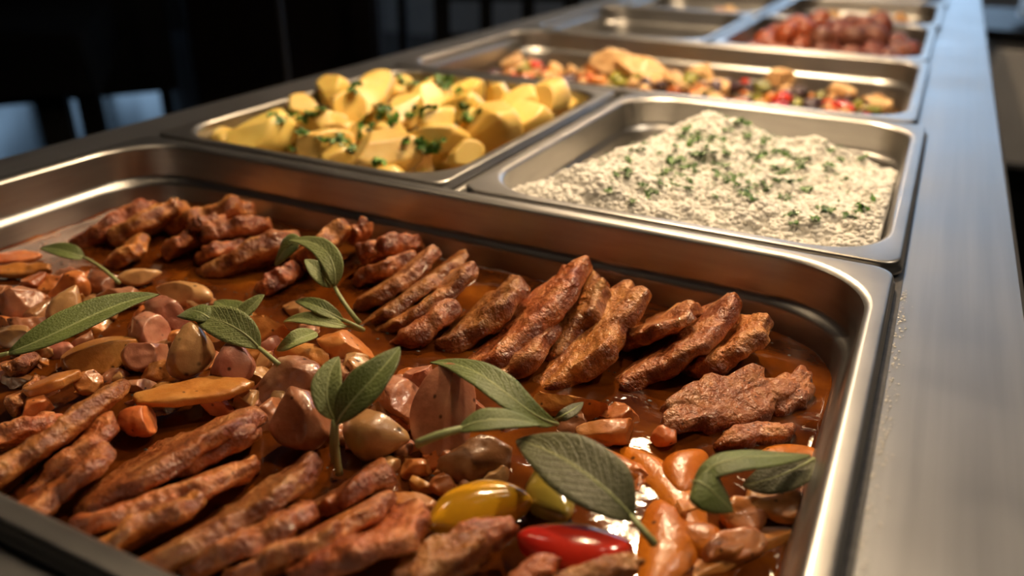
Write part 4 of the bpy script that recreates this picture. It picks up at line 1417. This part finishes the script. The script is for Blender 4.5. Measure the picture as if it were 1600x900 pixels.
def flecks(name, n, fn, label):
    V, F = [], []
    for k in range(n):
        p = fn()
        if p is None: continue
        r = rng.uniform(0.0008, 0.0022)
        a = rng.uniform(0, 6.28)
        d1 = Vector((math.cos(a), math.sin(a), rng.uniform(-.5, .5))) * r
        d2 = Vector((-math.sin(a), math.cos(a), rng.uniform(-.5, .5))) * r * 0.6
        b0 = len(V)
        V += [p + d1, p + d2, p - d1, p - d2, p + Vector((0, 0, r * 0.4))]
        F += [(b0, b0 + 1, b0 + 4), (b0 + 1, b0 + 2, b0 + 4), (b0 + 2, b0 + 3, b0 + 4), (b0 + 3, b0, b0 + 4)]
    tag(link(name, mesh_from(name, V, F), M['parsley']), label, 'parsley', kind='stuff')


def rice_pt():
    x, y = rng.gauss(-0.115, 0.05), rng.gauss(0.47, 0.055)
    if not (rx0 + .01 < x < rx1 - .01 and ry0 + .02 < y < ry1 - .03): return None
    return Vector((x, y, rice_h(x, y) + 0.0032))


flecks('parsley_flecks', 420, rice_pt, 'tiny flecks of chopped parsley scattered over the rice')

# ================================================================= far pans
RG = row(2)[0] + 0.002
liquid('vegetable_juice', -0.516, -0.026, RG + 0.02, RG + 0.305, 0.04, -0.052, M['juice'], 'thin juice under the mixed vegetables', 'liquid', amp=0.0005)
r2 = random.Random(21)
kinds = [('red_pepper', 'chopped red pepper piece', 'pepper'), ('carrot', 'chopped orange carrot piece', 'carrot'), ('courgette', 'chopped green courgette piece', 'courgette'),
         ('dark_veg', 'chopped dark aubergine piece', 'aubergine'), ('chicken', 'small pale chicken piece', 'chicken'), ('garlic', 'chopped pale onion piece', 'onion')]
protos = {}
for mt, lab, cat in kinds:
    for q in range(3):
        cs = [(Vector((r2.uniform(-1, 1), r2.uniform(-1, 1), r2.uniform(-.3, 1))).normalized(), r2.uniform(0.006, 0.010)) for i in range(4)]
        me = blob('vegetable_piece', 0.015, 0.011, 0.007 if mt != 'chicken' else 0.011, er=0.5, ez=0.8, nlon=18, nlat=10, amp=0.001, freq=90, out=0.12, cuts=cs, seed=r2.random() * 90)
        me.materials.append(M[mt])
        protos[mt, q] = me
for k in range(340):
    x, y = r2.uniform(-0.50, -0.04), r2.uniform(RG + 0.035, RG + 0.285)
    side = (x + 0.53) / 0.53
    heap = 0.020 * math.exp(-((x + 0.27) / 0.17) ** 2 - ((y - RG - 0.16) / 0.10) ** 2)
    wts = [3, 2.2, 2, 1, 2, 1.2] if side < 0.4 else [0.8, 1.6, 2.2, 3, 2, 1]
    mt, lab, cat = r2.choices(kinds, wts)[0]
    o = link('vegetable_piece', protos[mt, r2.randrange(3)], None, None, (x, y, -0.049 + heap + r2.uniform(-0.004, 0.010)))
    o.rotation_euler = (r2.uniform(-.6, .6), r2.uniform(-.6, .6), r2.uniform(0, 6.28))
    s = r2.uniform(0.62, 0.95)
    o.scale = (s, s, s)
    zone = ('left quarter', 'left middle', 'right middle', 'right quarter')[min(3, int((x + 0.50) / 0.115))]
    depth = 'near wall' if y < RG + 0.12 else 'far wall' if y > RG + 0.2 else 'centre line'
    tag(o, '%s in the %s of the vegetable pan by its %s' % (lab, zone, depth), cat, 'mixed vegetables, %s, %s, %s' % (cat, zone, depth))
# larger pale chicken pieces on top
for A, B, w, z, lab in (((912, 92), (985, 98), 34, -.012, 'large pale chicken piece on the vegetables, left half of the biggest pair'), ((960, 104), (1040, 112), 36, -.016, 'large pale chicken piece with herbs, right half of the biggest pair'),
                        ((785, 100), (818, 86), 20, -.028, 'pale chicken piece at the left end of the vegetables'), ((1075, 110), (1128, 118), 26, -.026, 'pale chicken piece right of the biggest pair'),
                        ((1190, 118), (1240, 124), 24, -.026, 'pale chicken piece in the middle right of the vegetables'), ((1340, 158), (1392, 164), 18, -.036, 'pinkish piece at the right end of the vegetables'),
                        ((1290, 134), (1335, 148), 20, -.034, 'pale chicken strip near the right end of the vegetables'), ((880, 108), (905, 112), 18, -.030, 'small pale chicken piece left of the biggest pair')):
    o = veg('chunk', A, B, w, lab, 'chicken', z=z, cat='chicken', name='chicken_piece', cuts=0)
    o['group'] = 'chicken pieces on the mixed vegetables'

# meatballs
MY = row(3)[0] + 0.002
mb = []
for q in range(5):
    me = blob('meatball', 0.020, 0.018, 0.017, er=0.98, ez=0.98, nlon=26, nlat=16, amp=0.0020, freq=95, amp2=0.0006, seed=q * 7.7)
    me.materials.append(M['meatball'])
    me2 = me.copy()
    me2.materials.clear()
    me2.materials.append(M['meatball_red'])
    mb.append((me, me2))
r3 = random.Random(5)
ORD = ['first', 'second', 'third', 'fourth', 'fifth', 'sixth', 'seventh', 'eighth']
spots = []
def layer(nj, ni, x0, dx, y0, dy, z, nm, xmax=-0.033, only_edge=False):
    for j in range(nj):
        c = 0
        for i in range(ni):
            x = x0 + i * dx + (0.017 if j % 2 else 0) + r3.uniform(-.005, .005)
            y = MY + y0 + j * dy + r3.uniform(-.005, .005)
            if x > xmax or y > MY + 0.295: continue
            if only_edge and 0 < i < ni - 2 and 0 < j: continue
            c += 1
            spots.append((x, y, z, '%s meatball %s from left in %s line of the %s layer' % ('%s', ORD[c - 1], 'frontmost' if j == 0 else ORD[j], nm)))
layer(8, 6, -0.238, 0.0415, 0.036, 0.036, -0.044, 'bottom', only_edge=True)
layer(6, 5, -0.222, 0.042, 0.055, 0.038, -0.018, 'middle', xmax=-0.035)
layer(4, 3, -0.185, 0.043, 0.09, 0.042, 0.004, 'top')
for x, y, z, lab in spots:
    red = x < -0.155
    o = link('meatball', mb[r3.randrange(5)][1 if red else 0], None, None, (x, y, z + r3.uniform(-.004, .004)))
    o.rotation_euler = (r3.uniform(0, 6), r3.uniform(0, 6), r3.uniform(0, 6))
    s = r3.uniform(0.88, 1.12)
    o.scale = (s, s, s)
    tag(o, lab % ('reddish glazed' if red else 'dark brown'), 'meatball', 'meatballs in their pan')

# leftovers in the nearly empty pan, food in the fifth row
for k in range(9):
    mt, lab, cat = r3.choice(kinds)
    o = link('food_scrap', protos[mt, r3.randrange(3)], None, None, (r3.uniform(-0.48, -0.32), MY + r3.uniform(0.06, 0.27), -0.059))
    o.rotation_euler = (0, 0, r3.uniform(0, 6))
    o.scale = (0.6, 0.6, 0.6)
    tag(o, 'small scrap of food left on the floor of the nearly empty pan', 'scrap', 'scraps in the nearly empty pan')
FY = row(4)[0] + 0.002
for xx0, nm in ((-0.525, 'left'), (-0.255, 'right')):
    for k in range(34):
        x, y = xx0 + r3.uniform(0.04, 0.22), FY + r3.uniform(0.04, 0.285)
        if nm == 'left':
            mt = r3.choice(['courgette', 'chicken', 'garlic', 'courgette'])
        else:
            mt = r3.choice(['chicken', 'carrot', 'chicken', 'garlic'])
        o = link('food_piece', protos[mt, r3.randrange(3)], None, None, (x, y, -0.045 + r3.uniform(0, 0.02)))
        o.rotation_euler = (r3.uniform(-.6, .6), r3.uniform(-.6, .6), r3.uniform(0, 6))
        o.scale = (1.3,) * 3
        tag(o, 'cooked food piece in the far %s half-size pan at the top edge' % nm, 'food', 'food in the far %s pan' % nm)
